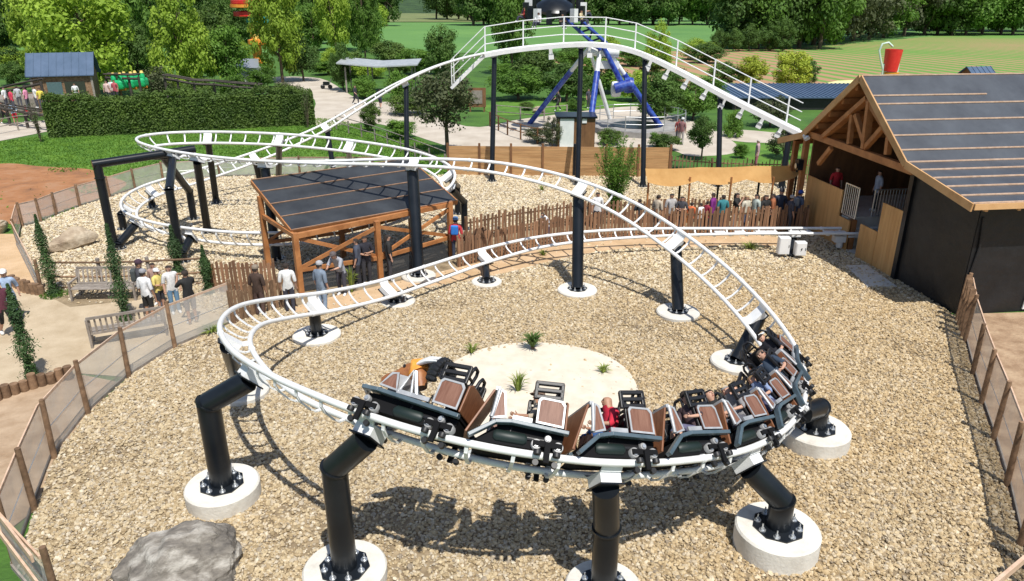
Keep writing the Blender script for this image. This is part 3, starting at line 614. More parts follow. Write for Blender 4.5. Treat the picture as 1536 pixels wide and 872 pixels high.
# small white anti-rollback boxes below the lift
mb = MB()
for px in list(range(1175, 960, -28)) + [885, 825]:
    i = min(range(200), key=lambda k: abs(PR(fr(s0 + (s1 - s0) * k / 200)[0])[0] - px)); x, t_, r, n = fr(s0 + (s1 - s0) * i / 200)
    MB().box(x - n * .60 - r * .1, (.26, .3, .26), Matrix((t_, r, n)).transposed()).build('lift_bracket', M_white, cw); MB().bar(x, x - n * .55, .08, .16).build('lift_bracket', M_white, cw)

# ---------------------------------------------------------------- timber shelter
f1, f2, f3 = U(452, 440), U(571, 420), U(677, 387); pd = Vector((-(f3 - f1).y, (f3 - f1).x, 0)).normalized() * 2.9
sh = thing('shelter', 'timber queue shelter with dark felt monopitch roof and crossed braces', 'shelter', f1)
zn = lambda p: 2.06 + .09 * (p - f1).length / 5.9
for f_, nm in ((f1, 0), (f2, 0), (f3, 0)):
    MB().bar(f_, f_ + Vector((0, 0, zn(f_))), .17, .17, up=(f3 - f1)).build('post', M_oak, sh)
    g_ = f_ + pd; MB().bar(g_, g_ + Vector((0, 0, 2.68)), .17, .17, up=(f3 - f1)).build('post', M_oak, sh)
C4 = [U(437, 346, 2.08), U(686, 301, 2.15), None, None]
C4[3] = C4[0] + pd * 1.16 + Vector((0, 0, 1.02)); C4[2] = C4[1] + pd * 1.16 + Vector((0, 0, 1.0))
nrm = (C4[1] - C4[0]).cross(C4[3] - C4[0]).normalized()
MB().prism(C4, -nrm * .06).build('roof', mat('dark_felt', (.022, .024, .028), (.045, .05, .056), .9, .5, bump=.006, bscale=3, detail=7), sh)
for t in (.0, .25, .5, .75, 1.0):
    MB().bar(C4[0].lerp(C4[3], t) + nrm * .02, C4[1].lerp(C4[2], t) + nrm * .02, .032, .03, up=nrm).build('batten', mat('dull_batten', (.26, .15, .09), (.36, .22, .14), 6, .8), sh)
for a, b in ((C4[0], C4[3]), (C4[1], C4[2]), (C4[0], C4[1])): MB().bar(a - nrm * .07, b - nrm * .07, .04, .16, up=nrm).build('fascia_board', M_oak, sh)
for k in range(9): t = .03 + k * .118; MB().bar(C4[0].lerp(C4[1], t) - nrm * .12, C4[3].lerp(C4[2], t) - nrm * .12, .07, .11, up=nrm).build('rafter', M_oak, sh)
for off in (Vector((0, 0, 0)), pd): hgt = 1.96 if off.length == 0 else 2.74; MB().bar(f1 + off + Vector((0, 0, hgt)), f3 + off + Vector((0, 0, hgt + .09)), .14, .16).build('top_beam', M_oak, sh)
MB().bar(f1 + Vector((0, 0, 1.96)), f1 + pd + Vector((0, 0, 2.0)), .1, .14).build('side_beam', M_oak, sh); MB().bar(f3 + Vector((0, 0, 1.96)), f3 + pd + Vector((0, 0, 2.0)), .1, .14).build('side_beam', M_oak, sh)
e = (f3 - f1).normalized(); M_net = None
MR = .80
for A, Bq in ((f1, f2), (f2, f3)):
    A = A + e * .09; Bq = Bq - e * .09
    MB().bar(A + Vector((0, 0, MR)), Bq + Vector((0, 0, MR)), .09, .13).build('mid_rail', M_oak, sh)
    MB().bar(A + Vector((0, 0, MR + .07)), Bq + Vector((0, 0, 1.86)), .07, .12).build('brace', M_oak, sh)
    MB().bar(A + Vector((0, .0, 1.86)) + pd.normalized() * .08, Bq + Vector((0, 0, MR + .07)) + pd.normalized() * .08, .07, .12).build('brace', M_oak, sh)
    A2 = A + pd; B2 = Bq + pd; MB().bar(A2 + Vector((0, 0, 1.0)), B2 + Vector((0, 0, 1.0)), .08, .12).build('mid_rail', M_oak, sh)
    MB().bar(A2 + Vector((0, 0, 1.05)), B2 + Vector((0, 0, 2.4)), .06, .1).build('brace', M_oak, sh)
def net_mat(name, c, a, sc=0):
    m = bpy.data.materials.new(name); m.use_nodes = True; N = m.node_tree.nodes; L = m.node_tree.links; p = N['Principled BSDF']; p.inputs['Base Color'].default_value = (*c, 1); p.inputs['Roughness'].default_value = .8
    tc = N.new('ShaderNodeTexCoord'); nz = N.new('ShaderNodeTexNoise'); nz.inputs['Scale'].default_value = 2.2; nz.inputs['Detail'].default_value = 6; L.new(tc.outputs['Object'], nz.inputs[0])
    mr = N.new('ShaderNodeMapRange'); mr.inputs[1].default_value = .3; mr.inputs[2].default_value = .7; mr.inputs[3].default_value = a - .1; mr.inputs[4].default_value = a + .1; L.new(nz.outputs['Fac'], mr.inputs[0]); L.new(mr.outputs[0], p.inputs['Alpha']); return m
M_tint = net_mat('smoked_screen', (.05, .055, .06), .62)
for A, Bq in ((f1, f2), (f2, f3)):
    A = A + e * .1; Bq = Bq - e * .1; MB().prism([A + Vector((0, 0, .06)), Bq + Vector((0, 0, .06)), Bq + Vector((0, 0, MR - .07)), A + Vector((0, 0, MR - .07))], pd.normalized() * .012).build('screen_panel', M_tint, sh)
struct('shelter_floor', flat_mesh([f1, f3, f3 + pd, f1 + pd], .036), mat('worn_floor', (.16, .13, .10), (.24, .20, .16), 3, .9))
# ---------------------------------------------------------------- fences
def resample(pts, step, skip=None):
    out = []; acc = 0; P = [Vector(p) for p in pts]
    tot = sum((P[i + 1] - P[i]).length for i in range(len(P) - 1)); n = max(1, round(tot / step))
    for k in range(n + 1):
        d = tot * k / n; i = 0
        while i < len(P) - 2 and d > (P[i + 1] - P[i]).length: d -= (P[i + 1] - P[i]).length; i += 1
        L_ = (P[i + 1] - P[i]).length; out.append((P[i].lerp(P[i + 1], min(1, d / L_)), (P[i + 1] - P[i]).normalized()))
    return out
pal_me = []
for k in range(4):
    hh = 1.0; mb = MB().prism([Vector((a, 0, b)) for a, b in ((-.5, 0), (.5, 0), (.5, .97), (.1 + .1 * k, 1.0), (-.5, .95 + .01 * k))], (0, .022, 0)); o = mb.build('paling', M_redwood); pal_me.append(o.data); bpy.data.objects.remove(o)
def paling_fence(pts, h, label, pitch=.15, wd=.105, mt=None, name='paling_fence', post_step=1.9, hvar=.08, gap=0, group=None):
    pts = [Vector(p) for p in pts]; root = thing(name, label, 'fence', pts[0], group); off = pts[0]; rs_ = resample(pts, pitch); extra = MB(); cnt = 0
    rs_.sort(key=lambda q: (q[0] - Vector((0, 0, CH))).length)
    mt = mt or M_redwood
    for (p, d) in rs_:
        if random.random() < gap: continue
        a = math.atan2(d.y, d.x); hh = h * (1 + random.uniform(-hvar, hvar)); ww = wd * random.uniform(.75, 1.2); me = random.choice(pal_me)
        tl = random.uniform(-.03, .03)
        if cnt < 100:
            o = link_mesh('paling', me, root, p - off, (random.uniform(-.03, .03), tl, a), (ww, 1, hh)); o.material_slots[0].link = 'OBJECT'; o.material_slots[0].material = mt
        else:
            MX = Matrix.Rotation(a, 3, 'Z') @ Matrix.Rotation(tl, 3, 'Y'); extra.add([p + MX @ Vector((v.co.x * ww, v.co.y, v.co.z * hh)) for v in me.vertices], [tuple(q.vertices) for q in me.polygons])
        cnt += 1
    if extra.v: extra.build('palings', mt, root, kind='stuff')
    for z in (.28 * h, .78 * h):
        mb = MB()
        for i in range(len(pts) - 1): n_ = Vector((-(pts[i + 1] - pts[i]).y, (pts[i + 1] - pts[i]).x, 0)).normalized() * .045; mb.bar(pts[i] + n_ + Vector((0, 0, z)), pts[i + 1] + n_ + Vector((0, 0, z)), .035, .06)
        mb.build('rail', M_oldwood, root)
    for (p, d) in resample(pts, post_step): q = p + Vector((-d.y, d.x, 0)) * .1; MB().tube([q, q + Vector((0, 0, h * 1.02))], .045, 8).build('fence_post', M_oldwood, root)
    return root
nf = [U(*p) for p in [(690, 402), (740, 388), (800, 374), (864, 363), (930, 357), (1070, 354), (1208, 351)]]
paling_fence(nf, 1.16, 'reddish paling fence curving from the shelter to the station, near side of the queue')
bf = [U(px, py, 1.05) for px, py in [(700, 327), (770, 314), (864, 302), (960, 300), (1085, 298), (1211, 295)]]; bf = [Vector((p.x, p.y, 0)) for p in bf]
paling_fence(bf, 1.05, 'darker paling fence on the far side of the queue under the canopy', pitch=.17)
q0 = [U(px, py, 1.05) for px, py in [(345, 438), (382, 424), (437, 412)]]; paling_fence([Vector((p.x, p.y, 0)) for p in q0], 1.05, 'short weathered paling fence left of the shelter, nearer the camera', pitch=.14, mt=M_oldwood)
q0 = [U(px, py, 1.05) for px, py in [(312, 394), (360, 393), (408, 391)]]; paling_fence([Vector((p.x, p.y, 0)) for p in q0], 1.05, 'brown paling fence behind the queue left of the shelter', pitch=.14)
q0 = [U(px, py, 1.05) for px, py in [(688, 350), (728, 342)]]; paling_fence([Vector((p.x, p.y, 0)) for p in q0], 1.05, 'short paling gate beside the right post of the shelter', pitch=.13)
paling_fence([U(1006, 262), U(1110, 268), U(1206, 270), U(1250, 272)], 1.0, 'thin chestnut paling fence in front of the ride lawn', pitch=.2, wd=.05, mt=M_oldwood, hvar=.14)
# plank screen fence
M_screen = mat('larch_boards', (.34, .185, .075), (.52, .31, .14), 1.6, .7, bump=.003, bscale=20, stretch=(.3, 1, 3), rnd=.12)
p0, p1 = U(673, 263), U(1003, 266); n_ = 7; root = thing('board_fence', 'tan horizontal board fence with dark posts behind the yard', 'fence', p0); d = (p1 - p0) / n_
for i in range(n_):
    a = p0 + d * i; b = a + d
    mb = MB()
    for k in range(8): mb.bar(a + Vector((0, -.03, .12 + k * .2)), b + Vector((0, -.03, .12 + k * .2)), .03, .192)
    mb.build('board_panel', M_screen, root)
for i in range(n_ + 1): a = p0 + d * i; MB().bar(a + Vector((0, -.06, 0)), a + Vector((0, -.06, 1.78)), .1, .12).build('fence_post', M_darkwood if i not in (4,) else M_black, root)
# netting fences
M_net = net_mat('wind_netting', (.60, .58, .54), .53)
def net_fence(pts, h, label, out=1, rails=(0.03, .97), lean=.0, every=None, plank=False, posts=None):
    pts = [Vector(p) for p in pts]; root = thing('netting_fence', label, 'fence', pts[0]); mb = MB(); rl = MB()
    for i in range(len(pts) - 1):
        a, b = pts[i], pts[i + 1]; nn_ = Vector(((b - a).y, -(b - a).x, 0)).normalized() * .05 * out
        mb.add([a + nn_ + Vector((0, 0, .03)), b + nn_ + Vector((0, 0, .03)), b + nn_ + Vector((0, 0, h)), a + nn_ + Vector((0, 0, h))], [(0, 1, 2, 3)])
        for z in rails: MB().bar(a + nn_ * 1.3 + Vector((0, 0, z * h)), b + nn_ * 1.3 + Vector((0, 0, z * h)), .03, .06 if z != rails[0] else .12).build('rail', M_batten if z != rails[0] else M_greywood, root)
        MB().tube([a + nn_ + Vector((0, 0, h * .5)), b + nn_ + Vector((0, 0, h * .5))], .008, 5).build('wire', M_galv, root)
    mb.build('netting', M_net, root)
    for p in pts:
        tx, ty = random.uniform(-.04, .04), random.uniform(-.03, .03)
        MB().tube([p, p + Vector((tx * .5, ty * .5, h * .55)), p + Vector((tx, ty, h * 1.08))], [.062, .058, .052], 9).build('fence_post', M_oldwood, root, smooth=50)
    return root
net_fence(LFW, 1.3, 'netting fence with rough posts curving along the left of the yard', out=1)
net_fence(RFW + [Vector((8.75, 9.85, 0)), Vector((8.5, 9.2, 0))], 1.35, 'netting fence with dark posts down the right side of the yard', out=-1)
net_fence(BFW[:-1], 1.0, 'pale netting fence around the back of the yard beside the lawn', out=-1)
lf = thing('board_fence', 'upright brown boards closing the gap between station and netting fence', 'fence', RFW[0]);
for k in range(4): a = SB.lerp(RFW[1], .25 + k * .2); MB().bar(a, a + Vector((random.uniform(-.05, .05), 0, 1.45 + random.uniform(-.05, .1))), .035, .17, up=(1, 0, 0)).build('board', M_oldwood, lf)
# split rail fence behind the bench
root = thing('rail_fence', 'two-rail wooden fence behind the grey bench', 'fence', U(62, 436)); pr = [U(80, 432), U(155, 432), U(228, 430), U(313, 425)]
for p in pr[1:]: MB().tube([p, p + Vector((0, 0, 1.05))], .06, 8).build('fence_post', M_greywood, root)
for z in (.92, .42, .04):
    mb = MB()
    for i in range(3): mb.tube([pr[i] + Vector((0, -.06, z)), pr[i + 1] + Vector((0, -.06, z))], .035, 8)
    mb.build('rail', M_oldwood, root)
# log palisades
def palisade(pts, h, label):
    pts = [Vector(p) for p in pts]; root = thing('log_edging', label, 'edging', pts[0])
    for (p, d) in resample(pts, .2): hh = h * random.uniform(.75, 1.1); MB().tube([p, p + Vector((0, 0, hh))], .1, 10).build('log', M_oldwood, root, smooth=40)
palisade([U(-30, 612), U(30, 590), U(70, 578), U(105, 570)], .38, 'row of short upright logs edging the path at the far left')
palisade([U(18, 428), U(40, 440), U(64, 444)], .42, 'short row of low logs below the orange path')
MB_ = U(150, 525)
# bottom left plank fence
root = thing('plank_rail', 'pale plank rails of the fence in the bottom left corner', 'fence', U(25, 850))
# (belongs to the netting fence corner: two extra boards)
for z in (1.28, .72): MB().bar(LFW[6] + Vector((-.12, 0, z)), LFW[7] + Vector((-.12, -.1, z)), .035, .13).build('board', M_batten, root)
root = thing('plank_rail', 'pale plank lying on the fence in the bottom right corner', 'fence', (8.3, 9.0, 0))
MB().bar(U(1490, 878, 1.2), U(1545, 832, 1.2), .05, .12).build('board', M_batten, root); MB().tube([U(1540, 850, 0), U(1540, 850, 0) + Vector((0, 0, 1.2))], .05, 8).build('fence_post', M_oldwood, root)
# canopy over the queue
M_cloth = mat('canopy_cloth', (.60, .33, .11), (.70, .41, .15), 2, .8, bump=.01, bscale=4, trans=.35)
root = thing('canopy', 'sagging tan cloth canopy on wooden poles above the queue', 'canopy', U(972, 333))
n1_, n2_ = 24, 5; vs = []; A = [U(972, 274, 1.85), U(1192, 267, 1.9)]; Bk = [U(968, 253, 2.35), U(1212, 247, 2.35)]
A = [Vector((p.x, p.y, p.z)) for p in A]
for i in range(n1_ + 1):
    for j in range(n2_ + 1):
        t = i / n1_; v = j / n2_; p = A[0].lerp(A[1], t).lerp(Bk[0].lerp(Bk[1], t), v); p.z -= .17 * abs(math.sin(t * math.pi * 3)) * (1.2 - v) + .05 * math.sin(v * math.pi); vs.append(p)
fs = [(i * (n2_ + 1) + j, (i + 1) * (n2_ + 1) + j, (i + 1) * (n2_ + 1) + j + 1, i * (n2_ + 1) + j + 1) for i in range(n1_) for j in range(n2_)]
MB().add(vs, fs).build('cloth', M_cloth, root, smooth=80)
for px in (973, 1035, 1097, 1160): p = U(px, 271, 1.87); MB().tube([Vector((p.x, p.y, 0)), Vector((p.x, p.y, 2.02))], .045, 8).build('pole', M_oak, root)
for px in (1022, 1080, 1141, 1196): p = U(px, 254, 2.2); MB().tube([Vector((p.x, p.y, 0)), Vector((p.x, p.y, 2.2))], .05, 8).build('pole', M_black, root)
# ---------------------------------------------------------------- people
SKIN = [mat('skin_fair', (.52, .30, .21), rough=.55), mat('skin_tan', (.40, .22, .14), rough=.55), mat('skin_brown', (.20, .10, .06), rough=.55)]
CL = {}
def cloth(c):
    k = 'fabric_%02d_%02d_%02d' % tuple(int(x * 99) for x in c)
    return mat(k, c, tuple(x * .8 for x in c), 12, .85, bump=.004, bscale=18)
def body_mesh(pose):
    """one continuous skin surface; returns mesh datablocks for body and clothes, facing +X"""
    J = pose['J']; E_ = pose['E']; names = list(J); me = bpy.data.meshes.new('b'); me.from_pydata([J[n][0] for n in names], [(names.index(a), names.index(b)) for a, b in E_], [])
    o = bpy.data.objects.new('b', me); COL.objects.link(o)
    o.modifiers.new('s', 'SKIN'); sk = me.skin_vertices[0].data
    for i, n in enumerate(names):
        r = J[n][1]; sk[i].radius = r if isinstance(r, tuple) else (r, r); sk[i].use_root = (n == 'pelvis')
    ss = o.modifiers.new('u', 'SUBSURF'); ss.levels = 1; ss.render_levels = 1
    dg = bpy.context.evaluated_depsgraph_get(); ev = o.evaluated_get(dg); m2 = bpy.data.meshes.new_from_object(ev); bpy.data.objects.remove(o)
    V = np.array([v.co for v in m2.vertices]); Fc = [tuple(p.vertices) for p in m2.polygons]; N = np.array([v.normal for v in m2.vertices])
    # nearest bone label
    lab = np.full(len(V), '', dtype=object); best = np.full(len(V), 1e9)
    for a, b in E_:
        A = np.array(J[a][0], float); B = np.array(J[b][0], float); AB = B - A; t = np.clip(((V - A) @ AB) / (AB @ AB), 0, 1); d = np.linalg.norm(V - (A + t[:, None] * AB), axis=1)
        k = d < best; best[k] = d[k]; lab[k] = b
        if b.startswith('wri'): kk = k & (t < pose.get('sleeve', .0)); lab[kk] = 'sleeve'
        if b.startswith('ank'): kk = k & (t < .3); lab[kk] = 'shin'
    # fingers: separate tapered chains rooted in the palm
    fv, ff = list(map(tuple, V)), list(Fc)
    for sd in ('L', 'R'):
        wp = Vector(J['wri' + sd][0]); pp = Vector(J['pal' + sd][0]); d = (pp - wp).normalized(); sde = d.orthogonal().normalized(); nn = d.cross(sde)
        for k, (off, L_) in enumerate(((-.026, .062), (-.009, .074), (.009, .07), (.026, .056), (.034, .05))):
            mb = MB(); st_ = pp + sde * off * (1 if k < 4 else .9) - d * (.0 if k < 4 else .045); dir_ = d if k < 4 else (d * .75 + sde * .65).normalized()
            m1 = st_ + dir_ * L_ * .5; m2_ = m1 + (dir_ * .8 + nn * .6).normalized() * L_ * .5; mb.tube([st_, m1, m2_], [.0095, .0085, .006], 5); o_ = len(fv); fv += [tuple(v) for v in mb.v]; ff += [tuple(i + o_ for i in f) for f in mb.f]
    # nose and ears keep the head from being a ball
    hd = Vector(J['head'][0]); hx = Vector(pose.get('face', (1, 0, 0))).normalized(); hy = Vector((0, 0, 1)).cross(hx).normalized(); hz = hx.cross(hy)
    mb = MB(); c = hd + hx * .080 - hz * .0; mb.add([c + hz * .025, c - hz * .02 + hy * .016, c - hz * .02 - hy * .016, c + hx * .022 - hz * .018], [(0, 1, 3), (0, 3, 2), (1, 2, 3), (0, 2, 1)])
    for s_ in (-1, 1): e_ = hd + hy * s_ * .078; mb.add([e_ + hz * .03, e_ - hz * .03, e_ - hz * .02 + hy * s_ * .016 - hx * .02, e_ + hz * .03 + hy * s_ * .018 - hx * .022], [(0, 1, 2, 3)])
    o_ = len(fv); fv += [tuple(v) for v in mb.v]; ff += [tuple(i + o_ for i in f) for f in mb.f]
    body = bpy.data.meshes.new('body'); body.from_pydata(fv, [], ff); body.polygons.foreach_set('use_smooth', [True] * len(ff))
    def region(name, fn, infl):
        keep = np.array([fn(lab[i], V[i]) for i in range(len(V))]); fs = [f for f in Fc if sum(keep[list(f)]) >= len(f) * .5]
        if not fs: return None
        used = sorted({i for f in fs for i in f}); mp = {i: k for k, i in enumerate(used)}
        m = bpy.data.meshes.new(name); m.from_pydata([tuple(V[i] + N[i] * infl) for i in used], [], [tuple(mp[i] for i in f) for f in fs]); m.polygons.foreach_set('use_smooth', [True] * len(fs)); return m
    pel = J['pelvis'][0]
    out = {'body': body, 'face': (hd, hx, hy, hz)}
    arms = ('elbL', 'elbR', 'shoL', 'shoR', 'sleeve')
    out['shirt'] = region('shirt', lambda l, v: l in ('belly', 'chest', 'neckb') + arms or (l in ('hipL', 'hipR') and v[2] > pel[2] - (.07 if pel[2] > .5 else .0)), .017)
    out['trousers'] = region('trousers', lambda l, v: l in ('hipL', 'hipR', 'kneL', 'kneR', 'shin', 'ankL', 'ankR') or (l == 'belly' and v[2] < pel[2] + .09), .012)
    out['shorts'] = region('shorts', lambda l, v: l in ('hipL', 'hipR', 'kneL', 'kneR') or (l == 'belly' and v[2] < pel[2] + .09), .013)
    out['shoes'] = region('shoes', lambda l, v: l in ('toeL', 'toeR'), .012)
    out['hair'] = region('hair', lambda l, v: l in ('head', 'crownp') and (Vector(v) - hd).dot(hz) > .045 - .9 * max(0, -((Vector(v) - hd).dot(hx)) + .012), .014)
    for k in ('sh', 'tr'): pass
    return out
BONES = [('pelvis', 'belly'), ('belly', 'chest'), ('chest', 'neckb'), ('neckb', 'head'), ('head', 'crownp'), ('pelvis', 'hipL'), ('pelvis', 'hipR'), ('hipL', 'kneL'), ('hipR', 'kneR'), ('kneL', 'ankL'), ('kneR', 'ankR'), ('ankL', 'toeL'), ('ankR', 'toeR'),
         ('chest', 'shoL'), ('chest', 'shoR'), ('shoL', 'elbL'), ('shoR', 'elbR'), ('elbL', 'wriL'), ('elbR', 'wriR'), ('wriL', 'palL'), ('wriR', 'palR')]
def pose(**kw):
    J = {'pelvis': ((0, 0, .94), (.13, .10)), 'belly': ((0, 0, 1.10), (.125, .09)), 'chest': ((0, 0, 1.32), (.15, .105)), 'neckb': ((0, 0, 1.47), .055), 'head': ((.02, 0, 1.585), (.098, .108)), 'crownp': ((.01, 0, 1.665), (.08, .088)),
         'hipL': ((0, .095, .86), .09), 'hipR': ((0, -.095, .86), .09), 'kneL': ((.02, .10, .48), .062), 'kneR': ((.02, -.10, .48), .062), 'ankL': ((-.02, .10, .085), .04), 'ankR': ((-.02, -.10, .085), .04), 'toeL': ((.13, .115, .035), .035), 'toeR': ((.13, -.115, .035), .035),
         'shoL': ((0, .175, 1.39), .06), 'shoR': ((0, -.175, 1.39), .06), 'elbL': ((-.02, .23, 1.12), .043), 'elbR': ((-.02, -.23, 1.12), .043), 'wriL': ((.05, .24, .88), .028), 'wriR': ((.05, -.24, .88), .028), 'palL': ((.07, .24, .81), (.018, .036)), 'palR': ((.07, -.24, .81), (.018, .036))}
    for k, v in kw.items():
        if k in J: J[k] = (v, J[k][1])
    return {'J': J, 'E': BONES, 'sleeve': kw.get('sleeve', 0), 'face': kw.get('face', (1, 0, 0))}
PO = {
 'stand': pose(), 
 'walk': pose(kneL=(.20, .1, .50), ankL=(.22, .1, .10), toeL=(.37, .11, .07), kneR=(-.05, -.1, .48), ankR=(-.30, -.1, .14), toeR=(-.17, -.11, .05), elbL=(-.12, .24, 1.14), wriL=(-.1, .26, .9), palL=(-.09, .26, .83), elbR=(.08, -.24, 1.13), wriR=(.25, -.24, .98), palR=(.31, -.24, .95)),
 'phone': pose(elbL=(.16, .25, 1.20), wriL=(.26, .13, 1.42), palL=(.29, .10, 1.49), elbR=(.16, -.25, 1.20), wriR=(.26, -.12, 1.42), palR=(.29, -.09, 1.49)),
 'fold': pose(elbL=(.06, .25, 1.13), wriL=(.2, .03, 1.14), palL=(.2, -.05, 1.16), elbR=(.06, -.25, 1.13), wriR=(.21, -.02, 1.08), palR=(.21, .06, 1.08)),
 'lean': pose(belly=(.05, 0, 1.09), chest=(.17, 0, 1.27), neckb=(.27, 0, 1.39), head=(.35, 0, 1.47), crownp=(.38, 0, 1.54), shoL=(.2, .175, 1.32), shoR=(.2, -.175, 1.32), elbL=(.36, .22, 1.12), elbR=(.36, -.22, 1.12), wriL=(.55, .12, 1.1), wriR=(.55, -.12, 1.1), palL=(.62, .1, 1.1), palR=(.62, -.1, 1.1)),
 'sit': pose(pelvis=(0, 0, .12), belly=(-.03, 0, .27), chest=(-.05, 0, .48), neckb=(-.05, 0, .63), head=(-.02, 0, .745), crownp=(-.03, 0, .82), hipL=(.05, .09, .10), hipR=(.05, -.09, .10), kneL=(.42, .11, .2), kneR=(.42, -.11, .2), ankL=(.55, .1, -.12), ankR=(.55, -.1, -.12), toeL=(.66, .11, -.14), toeR=(.66, -.11, -.14),
            shoL=(-.05, .175, .55), shoR=(-.05, -.175, .55), elbL=(.08, .23, .32), elbR=(.08, -.23, .32), wriL=(.29, .13, .34), wriR=(.29, -.13, .34), palL=(.36, .12, .35), palR=(.36, -.12, .35)),
 'sit_turn': pose(face=(.25, 1, 0), pelvis=(0, 0, .12), belly=(-.02, .01, .27), chest=(-.03, .03, .48), neckb=(-.03, .05, .63), head=(-.02, .08, .745), crownp=(-.03, .07, .82), hipL=(.05, .09, .10), hipR=(.05, -.09, .10), kneL=(.42, .11, .2), kneR=(.42, -.11, .2), ankL=(.55, .1, -.12), ankR=(.55, -.1, -.12), toeL=(.66, .11, -.14), toeR=(.66, -.11, -.14),
            shoL=(-.08, .19, .55), shoR=(.03, -.13, .56), elbL=(-.02, .30, .33), elbR=(.15, -.18, .34), wriL=(.22, .27, .33), wriR=(.3, .0, .36), palL=(.29, .25, .34), palR=(.35, .06, .37))}
PM = {k: body_mesh(v) for k, v in PO.items()}
SHOE = cloth((.75, .75, .74)); DSHOE = cloth((.06, .06, .06))
M_eye = mat('eye', (.02, .015, .012), rough=.2); M_lips = mat('lips', (.38, .13, .11), rough=.5)
def person(label, loc, ang, pose_='stand', h=1.7, skin=0, top=(.8, .8, .8), bottom=(.05, .05, .06), shorts=False, hair=(.03, .02, .015), cap=None, long_hair=False, group=None, shades=False, mtx=None, bag=None, shoe=SHOE):
    g = PM[pose_]; sc = h / 1.72; bm_ = g['body']; o = bpy.data.objects.new('person', bm_.copy()); COL.objects.link(o); o.data.materials.append(SKIN[skin]); tag(o, label, 'person', group)
    if mtx is not None: o.matrix_world = mtx @ Matrix.Scale(sc, 4)
    else: o.location = loc; o.rotation_euler = (0, 0, ang); o.scale = (sc,) * 3
    def part(name, me, m):
        if me is None: return
        c = bpy.data.objects.new(name, me.copy()); COL.objects.link(c); c.data.materials.append(m); c.parent = o; return c
    part('shirt', g['shirt'], cloth(top)); part('shorts' if shorts else 'trousers', g['shorts' if shorts else 'trousers'], cloth(bottom)); part('shoes', g['shoes'], shoe)
    hd, hx, hy, hz = g['face']; MX = Matrix((hx, hy, hz)).transposed()
    if hair is not None: part('hair', g['hair'], cloth(hair))
    if long_hair:
        mb = MB(); mb.tube([hd - hx * .055 + hz * .05, hd - hx * .085 - hz * .04, hd - hx * .085 - hz * .17, hd - hx * .07 - hz * .24], [.06, .075, .06, .02], 8); q = mb.build('long_hair', cloth(hair), smooth=80); q.parent = o
    if cap is not None:
        mb = MB().lathe(hd + hz * .035, [(.104, 0), (.108, .03), (.095, .085), (.05, .112), (.005, .12)], 14, MX); pr = [hd + hz * .04 + hx * math.cos(a) * (.16 if abs(a) < 1 else .1) + hy * math.sin(a) * .088 for a in (-1.3, -.7, 0, .7, 1.3)]; mb.prism(pr, hz * .01)
        q = mb.build('cap', cloth(cap), smooth=50); q.parent = o
    mb = MB()
    for s_ in (-1, 1): mb.lathe(hd + hx * .072 + hy * s_ * .032 + hz * .018, [(.009 if not shades else .024, -.004), (.009 if not shades else .024, .006)], 8, MX @ Matrix.Rotation(R(90), 3, 'Y'))
    q = mb.build('sunglasses' if shades else 'eyes', M_eye); q.parent = o
    q = MB().box(hd + hx * .074 - hz * .042, (.012, .042, .009), MX).build('mouth', M_lips); q.parent = o
    if bag:
        c = Vector(PO[pose_]['J']['chest'][0]); q = MB().box(c - Vector((.17, 0, .06)), (.15, .28, .36)).build('backpack', cloth(bag)); bv = q.modifiers.new('b', 'BEVEL'); bv.width = .05; bv.segments = 3; q.parent = o; q['label'] = 'dark backpack worn on the shoulders'
    return o
def at_head(px, py, h, z0=0): p = U(px, py, z0 + h * .95); return Vector((p.x, p.y, z0))
QG = 'visitors waiting under the canopy'
